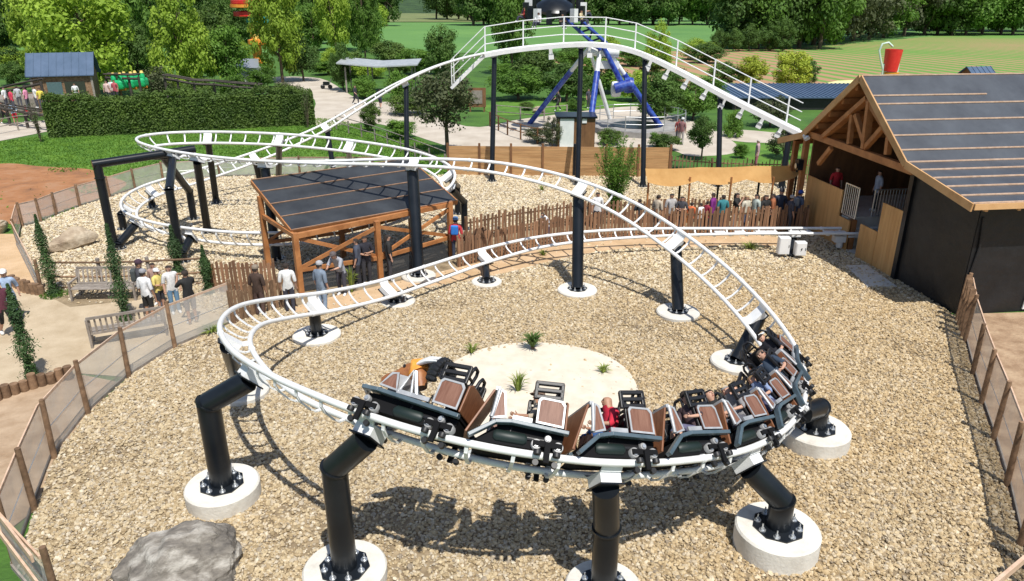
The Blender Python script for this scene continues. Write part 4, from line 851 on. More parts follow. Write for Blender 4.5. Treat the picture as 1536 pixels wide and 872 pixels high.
P_ = [
 ('person in white T-shirt and black shorts standing in front of the grey bench', (213, 408), 1.62, 75, 'stand', dict(top=(.8, .8, .8), bottom=(.02, .02, .02), shorts=True, skin=1, cap=(.3, .3, .32))),
 ('man in dark cap with a grey backpack behind the person in white', (206, 394), 1.74, 20, 'stand', dict(top=(.05, .05, .06), bottom=(.08, .08, .1), cap=(.06, .03, .05), bag=(.07, .08, .08), skin=1)),
 ('child in yellow top and white cap beside the cypress', (233, 406), 1.40, -20, 'fold', dict(top=(.75, .62, .2), bottom=(.04, .04, .05), shorts=True, cap=(.8, .8, .8))),
 ('small child partly hidden behind the child in yellow', (228, 396), 1.45, -90, 'stand', dict(top=(.45, .3, .25), bottom=(.1, .1, .12), shorts=True)),
 ('person with dark hair in white T-shirt and blue jeans', (252, 400), 1.62, -50, 'stand', dict(top=(.75, .74, .72), bottom=(.15, .28, .42), long_hair=True)),
 ('man in black T-shirt raising both hands to take a photo', (277, 408), 1.74, 140, 'phone', dict(top=(.012, .012, .014), bottom=(.22, .18, .17), shorts=True, skin=1)),
 ('person in white cap and pale blue shirt at the left edge', (4, 408), 1.68, -60, 'walk', dict(top=(.35, .45, .62), bottom=(.25, .35, .5), shorts=True, cap=(.8, .8, .8))),
 ('person in maroon top and black shorts walking at the left edge', (-6, 425), 1.72, -35, 'walk', dict(top=(.12, .03, .05), bottom=(.015, .015, .02), shorts=True)),
 ('person in brown sleeveless top queueing left of the shelter', (382, 402), 1.66, 80, 'stand', dict(top=(.06, .035, .025), bottom=(.1, .06, .05), skin=1, cap=(.25, .2, .15))),
 ('person in white T-shirt seen from behind at the shelter corner post', (428, 397), 1.66, 100, 'stand', dict(top=(.82, .82, .8), bottom=(.05, .05, .07))),
 ('person in grey cap and jeans inside the shelter near the left bay', (478, 396), 1.7, 60, 'stand', dict(top=(.2, .25, .32), bottom=(.3, .38, .5), cap=(.4, .4, .42))),
 ('person in grey and white shirt leaning on the shelter rail', (508, 372), 1.72, -110, 'lean', dict(top=(.35, .36, .4), bottom=(.06, .06, .08), cap=(.12, .1, .1))),
 ('person in dark clothes with black hair at the centre of the shelter', (546, 356), 1.76, -60, 'fold', dict(top=(.02, .02, .03), bottom=(.04, .04, .05), skin=1)),
 ('second dark-haired person beside the one in dark clothes at the shelter centre', (534, 360), 1.72, 180, 'stand', dict(top=(.06, .07, .1), bottom=(.03, .03, .04))),
 ('person in black top in the right bay of the shelter', (581, 354), 1.7, 20, 'stand', dict(top=(.02, .018, .02), bottom=(.05, .05, .06), long_hair=True)),
 ('person in red top with a bright blue bag at the right shelter post', (683, 329), 1.68, 80, 'stand', dict(top=(.6, .05, .06), bottom=(.05, .06, .1), bag=(.03, .2, .65), cap=(.1, .2, .4))),
 ('child in white T-shirt leaning over the paling fence', (822, 316), 1.30, -150, 'lean', dict(top=(.8, .8, .82), bottom=(.1, .1, .2))),
 ('person in white T-shirt queueing beside the tall wispy shrub', (897, 290), 1.62, -90, 'stand', dict(top=(.8, .8, .8), bottom=(.04, .04, .05), skin=1)),
 ('person with dark hair bending low at the left pole of the canopy', (960, 300), 1.45, 120, 'fold', dict(top=(.03, .04, .05), bottom=(.03, .03, .04))),
 ('person in pale grey jacket over dark red under the first canopy bay', (1008, 292), 1.72, -80, 'stand', dict(top=(.45, .43, .42), bottom=(.1, .03, .03), skin=1, hair=(.02, .02, .02))),
 ('child in orange top between the first two canopy poles', (1038, 305), 1.30, 60, 'stand', dict(top=(.75, .18, .06), bottom=(.1, .1, .1))),
 ('child in white top next to the child in orange', (1052, 306), 1.28, 120, 'stand', dict(top=(.8, .8, .8), bottom=(.1, .1, .1))),
 ('child in dark red top right of the child in white', (1062, 303), 1.35, 30, 'stand', dict(top=(.3, .02, .05), bottom=(.03, .03, .04))),
 ('person in purple top with dark hair under the canopy', (1071, 291), 1.68, 150, 'stand', dict(top=(.2, .02, .2), bottom=(.03, .03, .05), skin=1)),
 ('person with long black hair reaching an arm along the fence', (1106, 291), 1.68, -30, 'phone', dict(top=(.02, .02, .02), bottom=(.4, .4, .42), long_hair=True)),
 ('person in pale green T-shirt right of the third canopy pole', (1136, 293), 1.66, 200, 'stand', dict(top=(.42, .48, .44), bottom=(.05, .05, .06), long_hair=True)),
 ('person in black top with bare arms beside the one in pale green', (1150, 294), 1.66, -70, 'fold', dict(top=(.015, .015, .018), bottom=(.05, .05, .06), long_hair=True)),
 ('man in dark cap and navy T-shirt near the last canopy pole', (1173, 286), 1.78, -100, 'stand', dict(top=(.03, .04, .07), bottom=(.05, .05, .06), cap=(.03, .03, .04))),
 ('person in grey cap and dark shirt right behind the man in navy', (1188, 296), 1.62, 10, 'stand', dict(top=(.06, .06, .08), bottom=(.05, .05, .06), cap=(.4, .38, .38))),
 ('person in beige shirt just right of the first canopy pole', (988, 294), 1.66, 40, 'stand', dict(top=(.5, .42, .32), bottom=(.08, .08, .1), skin=1)),
 ('person in charcoal hoodie between the pale grey jacket and the orange child', (1024, 296), 1.62, -110, 'fold', dict(top=(.05, .05, .055), bottom=(.05, .05, .06))),
 ('person in teal T-shirt just right of the one in purple', (1086, 294), 1.62, 90, 'stand', dict(top=(.04, .22, .25), bottom=(.06, .06, .08), skin=2)),
 ('person in cream top with fair hair left of the one in pale green', (1121, 295), 1.6, -60, 'stand', dict(top=(.6, .56, .45), bottom=(.1, .12, .2), hair=(.4, .28, .14), long_hair=True)),
 ('person in rust coloured shirt beside the last canopy pole', (1161, 292), 1.68, 160, 'stand', dict(top=(.35, .12, .05), bottom=(.05, .05, .06))),
 ('person in bright blue cap entering the station', (1201, 289), 1.72, 20, 'stand', dict(top=(.1, .12, .18), bottom=(.05, .05, .06), cap=(.03, .08, .4), bag=(.3, .32, .34)))]
for lab, (px, py), h, a, po, kw in P_:
    person(lab, at_head(px, py, h), R(a), po, h, group=QG if 950 < px < 1210 else None, **kw)
person('station attendant in red T-shirt standing behind the tall cladding', Vector((*SPX(1253, 279, .45).xy, 1.23)), R(-90), 'stand', 1.6, top=(.5, .02, .03), bottom=(.03, .03, .04))
person('person in pale shirt waiting in the dark of the station', Vector((*SPX(1318, 276, 1.6).xy, 1.23)) , R(180), 'stand', 1.66, top=(.45, .5, .62), bottom=(.05, .05, .07))
FAR = [('walker in black shorts on the pale path at the far left edge', (9, 186), 1.7, 'walk', dict(top=(.05, .05, .05), bottom=(.03, .03, .03), shorts=True)), ('person in pale blue top and red shorts on the far left path', (25, 187), 1.8, 'stand', dict(top=(.35, .5, .65), bottom=(.65, .03, .05), shorts=True)), ('child in red top at the hedge end of the far left path', (43, 183), 1.35, 'walk', dict(top=(.7, .06, .08), bottom=(.05, .03, .05))),
 ('person in black walking on the plaza path beside the round shrub', (534, 157), 1.75, 'walk', dict(top=(.03, .03, .035), bottom=(.03, .03, .04))), ('person in dark blue walking behind the lift post of the drop', (571, 163), 1.7, 'walk', dict(top=(.03, .04, .08), bottom=(.03, .03, .05), shorts=True)),
 ('person in dark grey walking left of the blue ride hut', (837, 167), 1.75, 'walk', dict(top=(.05, .05, .05), bottom=(.04, .04, .04))), ('person in dark clothes on the path behind the blue leg', (882, 163), 1.75, 'stand', dict(top=(.06, .06, .08), bottom=(.05, .05, .06))),
 ('person in white cap and pale trousers beside the ride railing', (1021, 218), 1.8, 'stand', dict(top=(.25, .12, .12), bottom=(.45, .42, .4), cap=(.7, .7, .7))), ('person in pink top behind the chestnut paling fence', (1133, 254), 1.72, 'stand', dict(top=(.5, .35, .36), bottom=(.4, .15, .18), hair=(.5, .45, .4))),
 ('visitor in dark red at the far end of the board fence', (1016, 214), 1.65, 'stand', dict(top=(.25, .05, .05), bottom=(.05, .05, .06)))]
for i, (lab, (px, py), h, po, kw) in enumerate(FAR): person(lab, U(px, py), R(37 * i * 3 % 360), po, h, **kw)
# ---------------------------------------------------------------- the train
M_skirt = mat('blue_grey_metal', (.055, .085, .105), (.085, .12, .145), 4, .4, bump=.001, bscale=30, coat=.2)
M_frame = mat('silver_frame', (.34, .35, .36), (.48, .49, .50), 6, .45, metal=.3)
M_panel = mat('red_brown_panel', (.13, .052, .032), (.25, .13, .09), 9, .5, bump=.001, bscale=60, stretch=(4, 4, .35), contrast=(.3, .7), spec=.3)
M_panel2 = mat('brown_front_panel', (.14, .05, .02), (.24, .10, .045), 7, .5, stretch=(1, 3, 1), contrast=(.3, .7))
M_rub = mat('black_rubber', (.014, .014, .015), rough=.5); M_seat = mat('black_seat', (.010, .010, .012), rough=.45, bump=.001, bscale=80)
M_tank = mat('dark_green_tank', (.010, .020, .018), rough=.5); M_wheel = mat('wheel_grey', (.30, .30, .30), rough=.45); M_chas = mat('black_chassis', (.005, .005, .006), rough=.8, spec=.2)
def bevel(o, w_=.01, s=2): b = o.modifiers.new('bevel', 'BEVEL'); b.width = w_; b.segments = s; b.limit_method = 'ANGLE'; return o
def box(name, c, sz, m, par, bw=.0, rot=None):
    o = MB().box(c, sz, rot).build(name, m, par); 
    if bw: bevel(o, bw)
    return o
def bogie(par, x):
    b = box('bogie', (x, 0, .12), (.1, .80, .05), M_chas, par, .01)
    for s_ in (-1, 1):
        y = s_ * .35; MB().bar((x - .2, y + s_ * .07, .13), (x + .2, y + s_ * .07, .13), .035, .07).build('wheel_carrier', M_chas, b)
        MB().bar((x, y + s_ * .1, .14), (x, y + s_ * .1, -.12), .05, .075).build('wheel_carrier', M_chas, b)
        for (dx, dz, rr) in ((-.15, .125, .072), (.15, .125, .072), (0, .215, .05)):
            w_ = MB().lathe((x + dx, y - .03 * s_ * 0, dz), [(rr * .35, -.055), (rr, -.05), (rr, .05), (rr * .9, .06), (rr * .3, .06)], 18, Matrix.Rotation(R(-90 * s_), 3, 'X')).build('wheel', M_wheel, b, smooth=40)
            MB().lathe((x + dx, y + s_ * .062, dz), [(rr * .55, -.01), (rr * .55, .022)], 14, Matrix.Rotation(R(-90 * s_), 3, 'X')).build('hub', M_galv, b)
        for dx in (-.13, .13):
            MB().lathe((x + dx, y + s_ * .115, 0), [(.05, -.03), (.055, 0), (.05, .03)], 14).build('wheel', M_rub, b, smooth=40)
            MB().lathe((x + dx, y, -.105), [(.042, -.03), (.042, .03)], 14, Matrix.Rotation(R(90), 3, 'X')).build('wheel', M_rub, b, smooth=40)
    return b
def frame_panel(par, poly, y, s_, name='side_panel', fw=.027, inner=M_panel):
    """poly in (x,z); a silver frame round a wood infill, standing at side s_"""
    c = Vector((sum(p[0] for p in poly) / len(poly), sum(p[1] for p in poly) / len(poly))); n = len(poly)
    o = MB().prism([(p[0], y, p[1]) for p in poly], (0, s_ * .018, 0)).build(name, inner, par)
    mb = MB()
    ins = []
    for i in range(n):
        a = Vector(poly[i]); v = (c - a); ins.append(a + Vector((math.copysign(min(fw, abs(v.x) * .6), v.x), math.copysign(min(fw, abs(v.y) * .6), v.y))))
    for i in range(n):
        j = (i + 1) % n; mb.prism([(q[0], y + s_ * .018, q[1]) for q in (Vector(poly[i]), Vector(poly[j]), ins[j], ins[i])], (0, s_ * .009, 0))
    mb.build('panel_frame', M_frame, o); return o
def seat_row(par):
    for y in (-.2, .2):
        b = box('seat', (-.18, y, .20), (.42, .34, .07), M_seat, par, .03); box('backrest', (-.42, y, .52), (.08, .34, .62), M_seat, b, .03, Matrix.Rotation(R(-8), 3, 'Y'))
        # slotted headrest wings
        for yy in ((y + math.copysign(.185, y)),):
            mb = MB()
            for z in (.79, .89, .99): mb.bar((-.54, yy, z + .01), (-.14, yy, z - .02), .06, .058, up=(0, 0, 1))
            mb.bar((-.52, yy, .76), (-.52, yy, 1.01), .06, .055, up=(1, 0, 0)); mb.bar((-.16, yy, .74), (-.16, yy, .985), .06, .055, up=(1, 0, 0))
            mb.bar((-.50, yy * .96, .60), (-.2, yy * .96, .60), .04, .3)
            bevel(mb.build('headrest_wing', M_seat, b), .012, 2)
        mb = MB().tube([(-.48, y - .1, .8), (-.52, y - .1, 1.0), (-.53, y - .06, 1.06), (-.53, y + .06, 1.06), (-.52, y + .1, 1.0), (-.48, y + .1, .8)], .026, 8); mb.bar((-.50, y - .1, .9), (-.50, y + .1, .9), .03, .03); mb.build('headrest', M_seat, b, smooth=60)
        MB().tube([(.12, y - .13, .2), (.1, y - .13, .42), (.02, y - .11, .47), (.02, y + .11, .47), (.1, y + .13, .42), (.12, y + .13, .2)], .02, 8).build('lap_bar', M_seat, b, smooth=60)
def make_car(lead=False):
    t = thing('coaster_car', 'x', 'coaster car', (0, 0, 0))
    xf = .80 if lead else .40
    # skirt: folded strip round the car
    pr = [(-.66, .305), (.12, .335), (.34, .30), (.66, .06)] if not lead else [(-.66, .29), (.62, .345), (.86, .33)]
    for s_ in (-1, 1):
        mb = MB()
        for (a, b) in zip(pr[:-1], pr[1:]): mb.bar((a[0], s_ * .475, a[1]), (b[0] + .012 * (b[0] - a[0]) / abs(b[0] - a[0]), s_ * .475, b[1]), .10, .055, up=(0, 0, 1))
        bevel(mb.build('skirt', M_skirt, t), .008)
    # chassis and tank
    fl = [(-.62, .29), (.12, .32), (.32, .28), (.58, .07), (.45, .05), (-.58, .07)] if not lead else [(-.62, .27), (.6, .33), (.82, .31), (.7, .1), (-.58, .07)]
    MB().prism([(p[0], -.34, p[1]) for p in fl], (0, .68, 0)).build('chassis', M_chas, t)
    MB().prism([(p[0], -.45, p[1]) for p in [(-.62, .33), (.30, .34), (.30, .31), (-.62, .30)]], (0, .9, 0)).build('floor', M_chas, t)
    for s_ in (-1, 1): MB().tube([(-.12, s_ * .33, .17), (-.08, s_ * .33, .17), (.30, s_ * .33, .17), (.34, s_ * .33, .17)], [.05, .08, .08, .05], 14).build('tank', M_tank, t, smooth=50)
    for s_ in (-1, 1):
        frame_panel(t, [(-.585, .37), (-.20, .385), (-.20, .71), (-.235, .75), (-.54, .745), (-.585, .69)], s_ * .44, s_)
        if not lead: frame_panel(t, [(.20, .385), (.40, .345), (.345, .74), (.315, .765), (.255, .73)], s_ * .44, s_)
        else: frame_panel(t, [(.36, .40), (.66, .42), (.55, .64), (.44, .66)], s_ * .44, s_)
        MB().bar((-.15, s_ * .455, .40), ((.12 if not lead else .36), s_ * .455, .405), .03, .06).build('door_sill', M_frame, t)
        if not lead:
            MB().tube([(.405, s_ * .455, .36), (.385, s_ * .455, .45), (.35, s_ * .455, .76)], [.034, .026, .030], 10).build('corner_post', M_frame, t, smooth=50)
        else:
            MB().tube([(.34, s_ * .45, .40), (.25, s_ * .45, .74), (.14, s_ * .45, .40)], .022, 8).build('corner_post', M_frame, t)
    # rear board and front board
    bevel(MB().prism([(-.60, -.44, .36), (-.60, .44, .36), (-.60, .42, .74), (-.60, .30, .80), (-.60, -.30, .80), (-.60, -.42, .74)], (-.03, 0, 0)).build('rear_board', M_panel2, t), .01)
    if not lead:
        bevel(MB().prism([(.40, -.45, .74), (.40, .45, .74), (.70, .42, .12), (.70, -.42, .12)], (.03, 0, .012)).build('front_board', M_panel2, t), .008)
        MB().bar((.37, -.46, .765), (.37, .46, .765), .06, .05).build('top_rail', M_frame, t)
    seat_row(t); bogie(t, -.40)
    if lead:
        bogie(t, .78)
        bevel(MB().prism([(.62, -.44, .36), (.84, -.30, .36), (.90, 0, .36), (.84, .30, .36), (.62, .44, .36)], (0, 0, .05)).build('nose_deck', M_skirt, t), .01)
        for s_ in (-1, 1): MB().bar((.84, s_ * .475, .345), (.98, 0, .345), .04, .07).build('nose_skirt', M_skirt, t)
        MB().box((.46, 0, .52), (.22, .7, .3)).build('nose_body', M_frame, t)
        M_br = mat('carved_brown', (.24, .085, .03), (.38, .16, .05), 8, .5, bump=.004, bscale=30); M_or = mat('carved_orange', (.72, .26, .03), (.80, .38, .07), 8, .5)
        fg = MB().tube([(.26, 0, .66), (.36, 0, .82), (.46, 0, .92), (.56, 0, .86), (.68, 0, .75), (.82, 0, .66), (.90, 0, .62)], [.09, .13, .135, .115, .09, .085, .05], 14).build('figurehead', M_br, t, smooth=60)
        MB().tube([(.38, 0, .86), (.45, 0, .93), (.51, 0, .91)], [.165, .17, .14], 14).build('collar', M_or, fg, smooth=60)
        for k in range(-5, 6): a = k * .24; MB().tube([(.40, math.sin(a) * .15, .90 + math.cos(a) * .13), (.24, math.sin(a) * .24, .93 + math.cos(a) * .18), (.05, math.sin(a) * .34, .92 + math.cos(a) * .22)], [.028, .036, .018], 6).build('white_plume', M_white, fg, smooth=60)
        for k in range(-8, 9):
            a = k * .24; MB().tube([(.10, math.sin(a) * .27, .84 + math.cos(a) * .22), (.0, math.sin(a) * .35, .84 + math.cos(a) * .28), (-.07, math.sin(a) * .38, .82 + math.cos(a) * .30)], [.05, .06, .03], 7).build('black_mane', M_rub, fg, smooth=60)
        for s_ in (-1, 1): MB().lathe((.60, s_ * .1, .88), [(.02, 0), (.025, .02)], 8, Matrix.Rotation(R(-90 * s_), 3, 'X')).build('eye', M_eye, fg)
        MB().tube([(.22, .44, .74), (.05, .42, .38)], .03, 8).build('grab_bar', M_galv, t)
    return t
LEAD = make_car(True); CAR = make_car(False)
sb = s_px(655, 668, 0, 90); s5 = s_px(1130, 683, 0, 90) ; sL_ = [s_px(a, b, 0, 90) for a, b in ((795, 692), (930, 703), (1045, 700), (1135, 680))]
pitch = 1.475; sb -= .13
print('PITCH', pitch, [round(sb - q, 2) for q in sL_])
car_lab = ['leading coaster car with carved figurehead, no riders, front of the train', 'second coaster car with a rider in a hat on its far seat', 'third coaster car carrying the bald man in red', 'fourth coaster car carrying the child in a dark cap',
 'fifth coaster car carrying the smiling man in black', 'sixth coaster car carrying the fair-haired child', 'seventh coaster car carrying the man in navy with sunglasses', 'last coaster car at the top end of the train']
CM = []
for i, lab in enumerate(car_lab):
    s = sb - i * pitch; x, t_, r, n = fr(s + .40); xa, *_ = fr(s); xb, *_ = fr(s + 1.0); f_ = (xb - xa).normalized(); r = (r - f_ * r.dot(f_)).normalized(); n = r.cross(f_)
    c = fr(s)[0] + f_ * .43
    M4 = Matrix((f_, -r, n)).transposed().to_4x4(); M4.translation = c; M4 = M4 @ Matrix.Diagonal((1.06, 1.05, 1.10, 1))
    if i == 0: o = LEAD
    elif i == 1: o = CAR
    else: o = tree_copy(CAR, (0, 0, 0))
    o.matrix_world = M4; o['label'] = lab; o['group'] = 'cars of the coaster train'; CM.append(M4)
RD = [(1, -.2, 'sit', 'rider in a brown hat on the far seat of the second car', dict(top=(.5, .42, .32), bottom=(.3, .25, .2), cap=(.2, .13, .09), skin=1, h=1.5)),
 (2, -.2, 'sit', 'bald man in red T-shirt and blue shorts riding the third car', dict(top=(.6, .02, .05), bottom=(.03, .09, .25), hair=None, skin=1, shorts=True, h=1.62)),
 (3, .2, 'sit_turn', 'child in a dark cap looking aside in the fourth car', dict(top=(.06, .035, .04), bottom=(.12, .12, .2), cap=(.03, .02, .02), shorts=True, h=1.36)),
 (4, -.2, 'sit_turn', 'smiling man in black shirt and jeans in the fifth car', dict(top=(.012, .012, .014), bottom=(.18, .30, .42), h=1.66)),
 (4, .2, 'sit', 'grey-haired rider behind the seat wing of the fifth car', dict(top=(.25, .24, .24), bottom=(.1, .1, .12), hair=(.4, .38, .36), h=1.45)),
 (5, .2, 'sit', 'fair-haired child in blue striped shirt in the sixth car', dict(top=(.25, .32, .5), bottom=(.1, .1, .2), hair=(.30, .18, .08), h=1.38)),
 (6, .2, 'sit_turn', 'man in navy T-shirt with sunglasses in the seventh car', dict(top=(.03, .05, .085), bottom=(.05, .05, .07), hair=(.16, .11, .08), shades=True, h=1.68)),
 (7, .2, 'sit', 'dark-haired rider in black in the last car', dict(top=(.02, .02, .025), bottom=(.03, .03, .04), h=1.55)),
 (5, -.2, 'sit', 'rider in grey on the inner seat of the sixth car', dict(top=(.3, .28, .26), bottom=(.1, .1, .12), h=1.45)),
 (0, -.2, 'sit', 'slight rider in dark clothes on the inner seat of the leading car', dict(top=(.02, .02, .02), bottom=(.02, .02, .02), h=1.2))][:9]
for ci, y, po, lab, kw in RD:
    h = kw.pop('h'); person(lab, None, 0, po, h, mtx=CM[ci] @ Matrix.Translation((-.24, y, .34)), **kw)
# ---------------------------------------------------------------- plants and boulders
def leaf_mat(name, c1, c2, tr=.25, rnd=.12, rough=.7):
    return mat(name, c1, c2, .9, rough, trans=tr, rnd=rnd, contrast=(.3, .7), detail=3)
LM = {'light': leaf_mat('leaf_light', (.22, .35, .025), (.38, .52, .06), .38), 'mid': leaf_mat('leaf_mid', (.075, .17, .018), (.16, .30, .036), .38), 'dark': leaf_mat('leaf_dark', (.050, .115, .018), (.12, .215, .036), .38),
      'yellow': leaf_mat('leaf_yellow', (.28, .36, .02), (.42, .48, .05)), 'olive': leaf_mat('leaf_olive', (.055, .075, .028), (.12, .14, .055), .3), 'hedge': leaf_mat('leaf_hedge', (.045, .095, .012), (.13, .21, .028)), 'cypress': leaf_mat('leaf_cypress', (.018, .05, .010), (.05, .11, .020), .1)}
M_bark = mat('bark', (.08, .055, .035), (.15, .11, .075), 6, .9, bump=.02, bscale=14)
def leaves(P, Nn, size, r, asp=.55):
    """rhombus leaves at P facing Nn"""
    n = len(P); a = r.normal(size=(n, 3)); Nn = Nn / (np.linalg.norm(Nn, axis=1)[:, None] + 1e-9); t = np.cross(Nn, a); t /= np.linalg.norm(t, axis=1)[:, None] + 1e-9; b = np.cross(Nn, t)
    s = size * r.uniform(.6, 1.3, n)[:, None]; V = np.stack([P + t * s, P + b * s * asp, P - t * s, P - b * s * asp], 1).reshape(-1, 3); return V
def mesh_quads(name, V, m):
    n = len(V) // 4; me = bpy.data.meshes.new(name); me.vertices.add(n * 4); me.vertices.foreach_set('co', V.astype(np.float32).ravel()); me.loops.add(n * 4); me.loops.foreach_set('vertex_index', np.arange(n * 4, dtype=np.int32))
    me.polygons.add(n); me.polygons.foreach_set('loop_start', np.arange(0, n * 4, 4, dtype=np.int32)); me.polygons.foreach_set('loop_total', np.full(n, 4, dtype=np.int32)); me.materials.append(m); me.update(calc_edges=True); return me
def crown_pts(seed, n, shape, nclump, cr, squash=.8):
    """unit crown: radius 1, height 2 centred on 0 (z -1..1)"""
    r = np.random.default_rng(seed); C = []
    while len(C) < nclump:
        p = r.uniform(-1, 1, 3); z = p[2]
        if shape == 'round': R_ = math.sqrt(max(0, 1 - z * z)) * .95
        elif shape == 'oval': R_ = math.sqrt(max(0, 1 - abs(z) ** 2.4)) * .9
        elif shape == 'cone': R_ = (1 - z) / 2 * .95 + .05
        elif shape == 'poplar': R_ = (1 - ((z + .35) / 1.38) ** 2) ** .6 if abs((z + .35) / 1.38) < 1 else .05
        else: R_ = 1
        rho = math.hypot(p[0], p[1])
        if rho > R_ or rho < R_ * .35 * r.random(): continue
        C.append(p)
    C = np.array(C); k = r.integers(0, nclump, n); rad = cr * r.uniform(.6, 1.25, nclump)[k]
    d = r.normal(size=(n, 3)); d /= np.linalg.norm(d, axis=1)[:, None]; d[:, 2] *= squash; rr = r.random(n)[:, None] ** .45
    P = C[k] * (1 - cr * .5) + d * rad[:, None] * rr; N = d + .35 * r.normal(size=(n, 3)) + np.array([0, 0, .35]); return P, N, C
PROTO = {}
def proto(kind, shape, seed, n, nclump, cr, size, H=1.0, asp=.55):
    P, N, C = crown_pts(seed, n, shape, nclump, cr); V = leaves(P, N, size, np.random.default_rng(seed + 1), asp); return mesh_quads('crown', V, LM[kind]), C
def trunk_mesh(C, seed, rad=.05, low=-1.0, limbs=7):
    mb = MB(); r = random.Random(seed); mb.tube([(0, 0, low - 1.2), (.02, .01, low), (.0, .02, -.2), (.01, 0, .55)], [rad * 1.3, rad, rad * .65, rad * .2], 8)
    for k in range(limbs): c = C[r.randrange(len(C))]; z0 = r.uniform(low, .1); mb.tube([(0, 0, z0), (c[0] * .5, c[1] * .5, z0 + (c[2] - z0) * .4), tuple(c * .85)], [rad * .5, rad * .3, rad * .08], 5)
    me = bpy.data.meshes.new('trunk'); me.from_pydata([tuple(v) for v in mb.v], [], mb.f); me.materials.append(M_bark); return me
def get_proto(kind, shape, var=0):
    k = (kind, shape, var)
    if k not in PROTO:
        n, nc, cr, sz = {'round': (7500, 52, .33, .050), 'oval': (9500, 70, .28, .044), 'cone': (5200, 40, .3, .05), 'poplar': (10500, 80, .24, .040)}[shape]
        if kind == 'olive': n = 5200
        me, C = proto(kind, shape, 11 + 7 * var + len(kind), n, nc, cr, sz); PROTO[k] = (me, trunk_mesh(C, var))
    return PROTO[k]
def plant_tree(label, foot, h, wd, kind='mid', shape='round', var=0, trunk=.16, cat='tree', group=None, name=None):
    """h total height, wd crown width, trunk = bare fraction"""
    me, tr = get_proto(kind, shape, var); name = name or {'cone': 'conifer', 'poplar': 'tall_tree'}.get(shape, 'leafy_tree')
    t = thing(name, label, cat, foot, group); ch = h * (1 - trunk); a = random.uniform(0, 6.28); zc = h * trunk + ch / 2
    c = link_mesh('crown', me, t, (0, 0, zc), (0, 0, a), (wd / 2, wd / 2, ch / 2)); q = link_mesh('trunk', tr, t, (0, 0, zc), (0, 0, a), (wd / 2, wd / 2, ch / 2)); return t
def hpx(foot, top_py): return zat(768, top_py, foot.x, foot.y)
def tree_px(label, px, py, top, wpx, kind, shape='round', var=0, trunk=.14, group=None, cat='tree', name=None, h=None):
    f = U(px, py); h = h or max(.5, hpx(f, top)); dpt = f.y * CP + CH * SP - h * .4 * SP; wd = wpx * dpt / F; return plant_tree(label, f, h, wd, kind, shape, var, trunk, cat, group, name)
# clipped hedge
def leafy_box(name, label, a, b, wd, h, kind, n, leaf, top=.12):
    a = Vector(a); b = Vector(b); d = (b - a); L_ = d.length; d.normalize(); s = Vector((-d.y, d.x, 0)); r = np.random.default_rng(5); t = thing(name, label, 'hedge', a)
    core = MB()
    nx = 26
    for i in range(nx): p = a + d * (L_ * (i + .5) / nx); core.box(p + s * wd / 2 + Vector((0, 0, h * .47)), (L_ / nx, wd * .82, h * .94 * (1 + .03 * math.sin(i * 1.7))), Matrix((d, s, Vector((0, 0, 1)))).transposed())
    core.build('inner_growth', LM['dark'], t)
    u = r.uniform(0, L_, n); v = r.uniform(0, wd, n); z = r.uniform(0, h, n); face = r.random(n); wob = .17 * np.sin(u * .9 + .6) + .10 * np.sin(u * 3.1 + 1) + .06 * np.sin(u * 7.3)
    ft = face < .40; z = np.where(ft, h + wob + r.uniform(-.12, .16, n) + .35 * r.random(n) ** 8, z); v = np.where(~ft & (face < .9), r.uniform(-.12, .10, n) + wob * .6, v); v = np.where(face >= .95, wd, v); u = np.where((face >= .9) & (face < .95), np.where(r.random(n) < .5, 0, L_), u)
    P = np.array(a)[None] + np.outer(u, d) + np.outer(v, s) + np.outer(z, [0, 0, 1]); N = r.normal(size=(n, 3)) * .8 + np.where(ft[:, None], [[0, 0, 1]], [[-s.x, -s.y, .3]]); me = mesh_quads('foliage', leaves(P - np.array(a), N, leaf, r), LM[kind]); link_mesh('foliage', me, t); return t
hb = U(74, 208); he = U(473, 188); leafy_box('clipped_hedge', 'long clipped green hedge between the lawn and the kiddie coaster', (hb.x, hb.y, 0), (he.x, he.y, 0), 2.0, 2.42, 'hedge', 42000, .085)
# column cypresses (foot px, top px row, width px)
for (fx, fy, ty, wpx, lab) in [((82), 444, 322, 24, 'slender column cypress at the left, beside the netting fence'), (190, 484, 336, 26, 'tall column cypress in front of the grey bench'), (268, 412, 338, 22, 'column cypress behind the man taking a photo'), (314, 442, 368, 18, 'short column cypress at the end of the paling fence'), (50, 572, 426, 30, 'column cypress with sprawling twigs at the far left')]:
    f = U(fx, fy); h = hpx(f, ty); dpt = f.y * CP + (CH - h / 2) * SP; wd = wpx * dpt / F * .95; r = np.random.default_rng(fx); n = 5200
    t = thing('column_cypress', lab, 'cypress', f, 'column cypresses along the visitor path'); z = r.random(n) ** .9 * h; R_ = wd / 2 * (np.minimum(1, (1 - z / h) * 2.2 + .12)) * (.75 + .25 * np.sin(z * 6 + 2)) ; a = r.uniform(0, 6.28, n); rr = np.sqrt(r.random(n)) * R_ * (1 + .25 * (r.random(n) ** 6) * 4)
    P = np.stack([rr * np.cos(a), rr * np.sin(a), z], 1); N = np.stack([np.cos(a), np.sin(a), .6 * np.ones(n)], 1) + .5 * r.normal(size=(n, 3)); link_mesh('foliage', mesh_quads('foliage', leaves(P, N, .038, r, .35), LM['cypress']), t)
    MB().tube([f, f + Vector((0, 0, h * .8))], [.035, .01], 6).build('trunk', M_bark, t)
    if fx in (82,):
        n = 700; a = r.uniform(0, 6.28, n); rr = r.random(n) * .42; P = np.stack([rr * np.cos(a), rr * np.sin(a), r.random(n) * .1 + .02], 1); link_mesh('ground_growth', mesh_quads('ground_growth', leaves(P, r.normal(size=(n, 3)) + [0, 0, 1], .035, r), LM['mid']), t)
st_ = U(64, 570); 
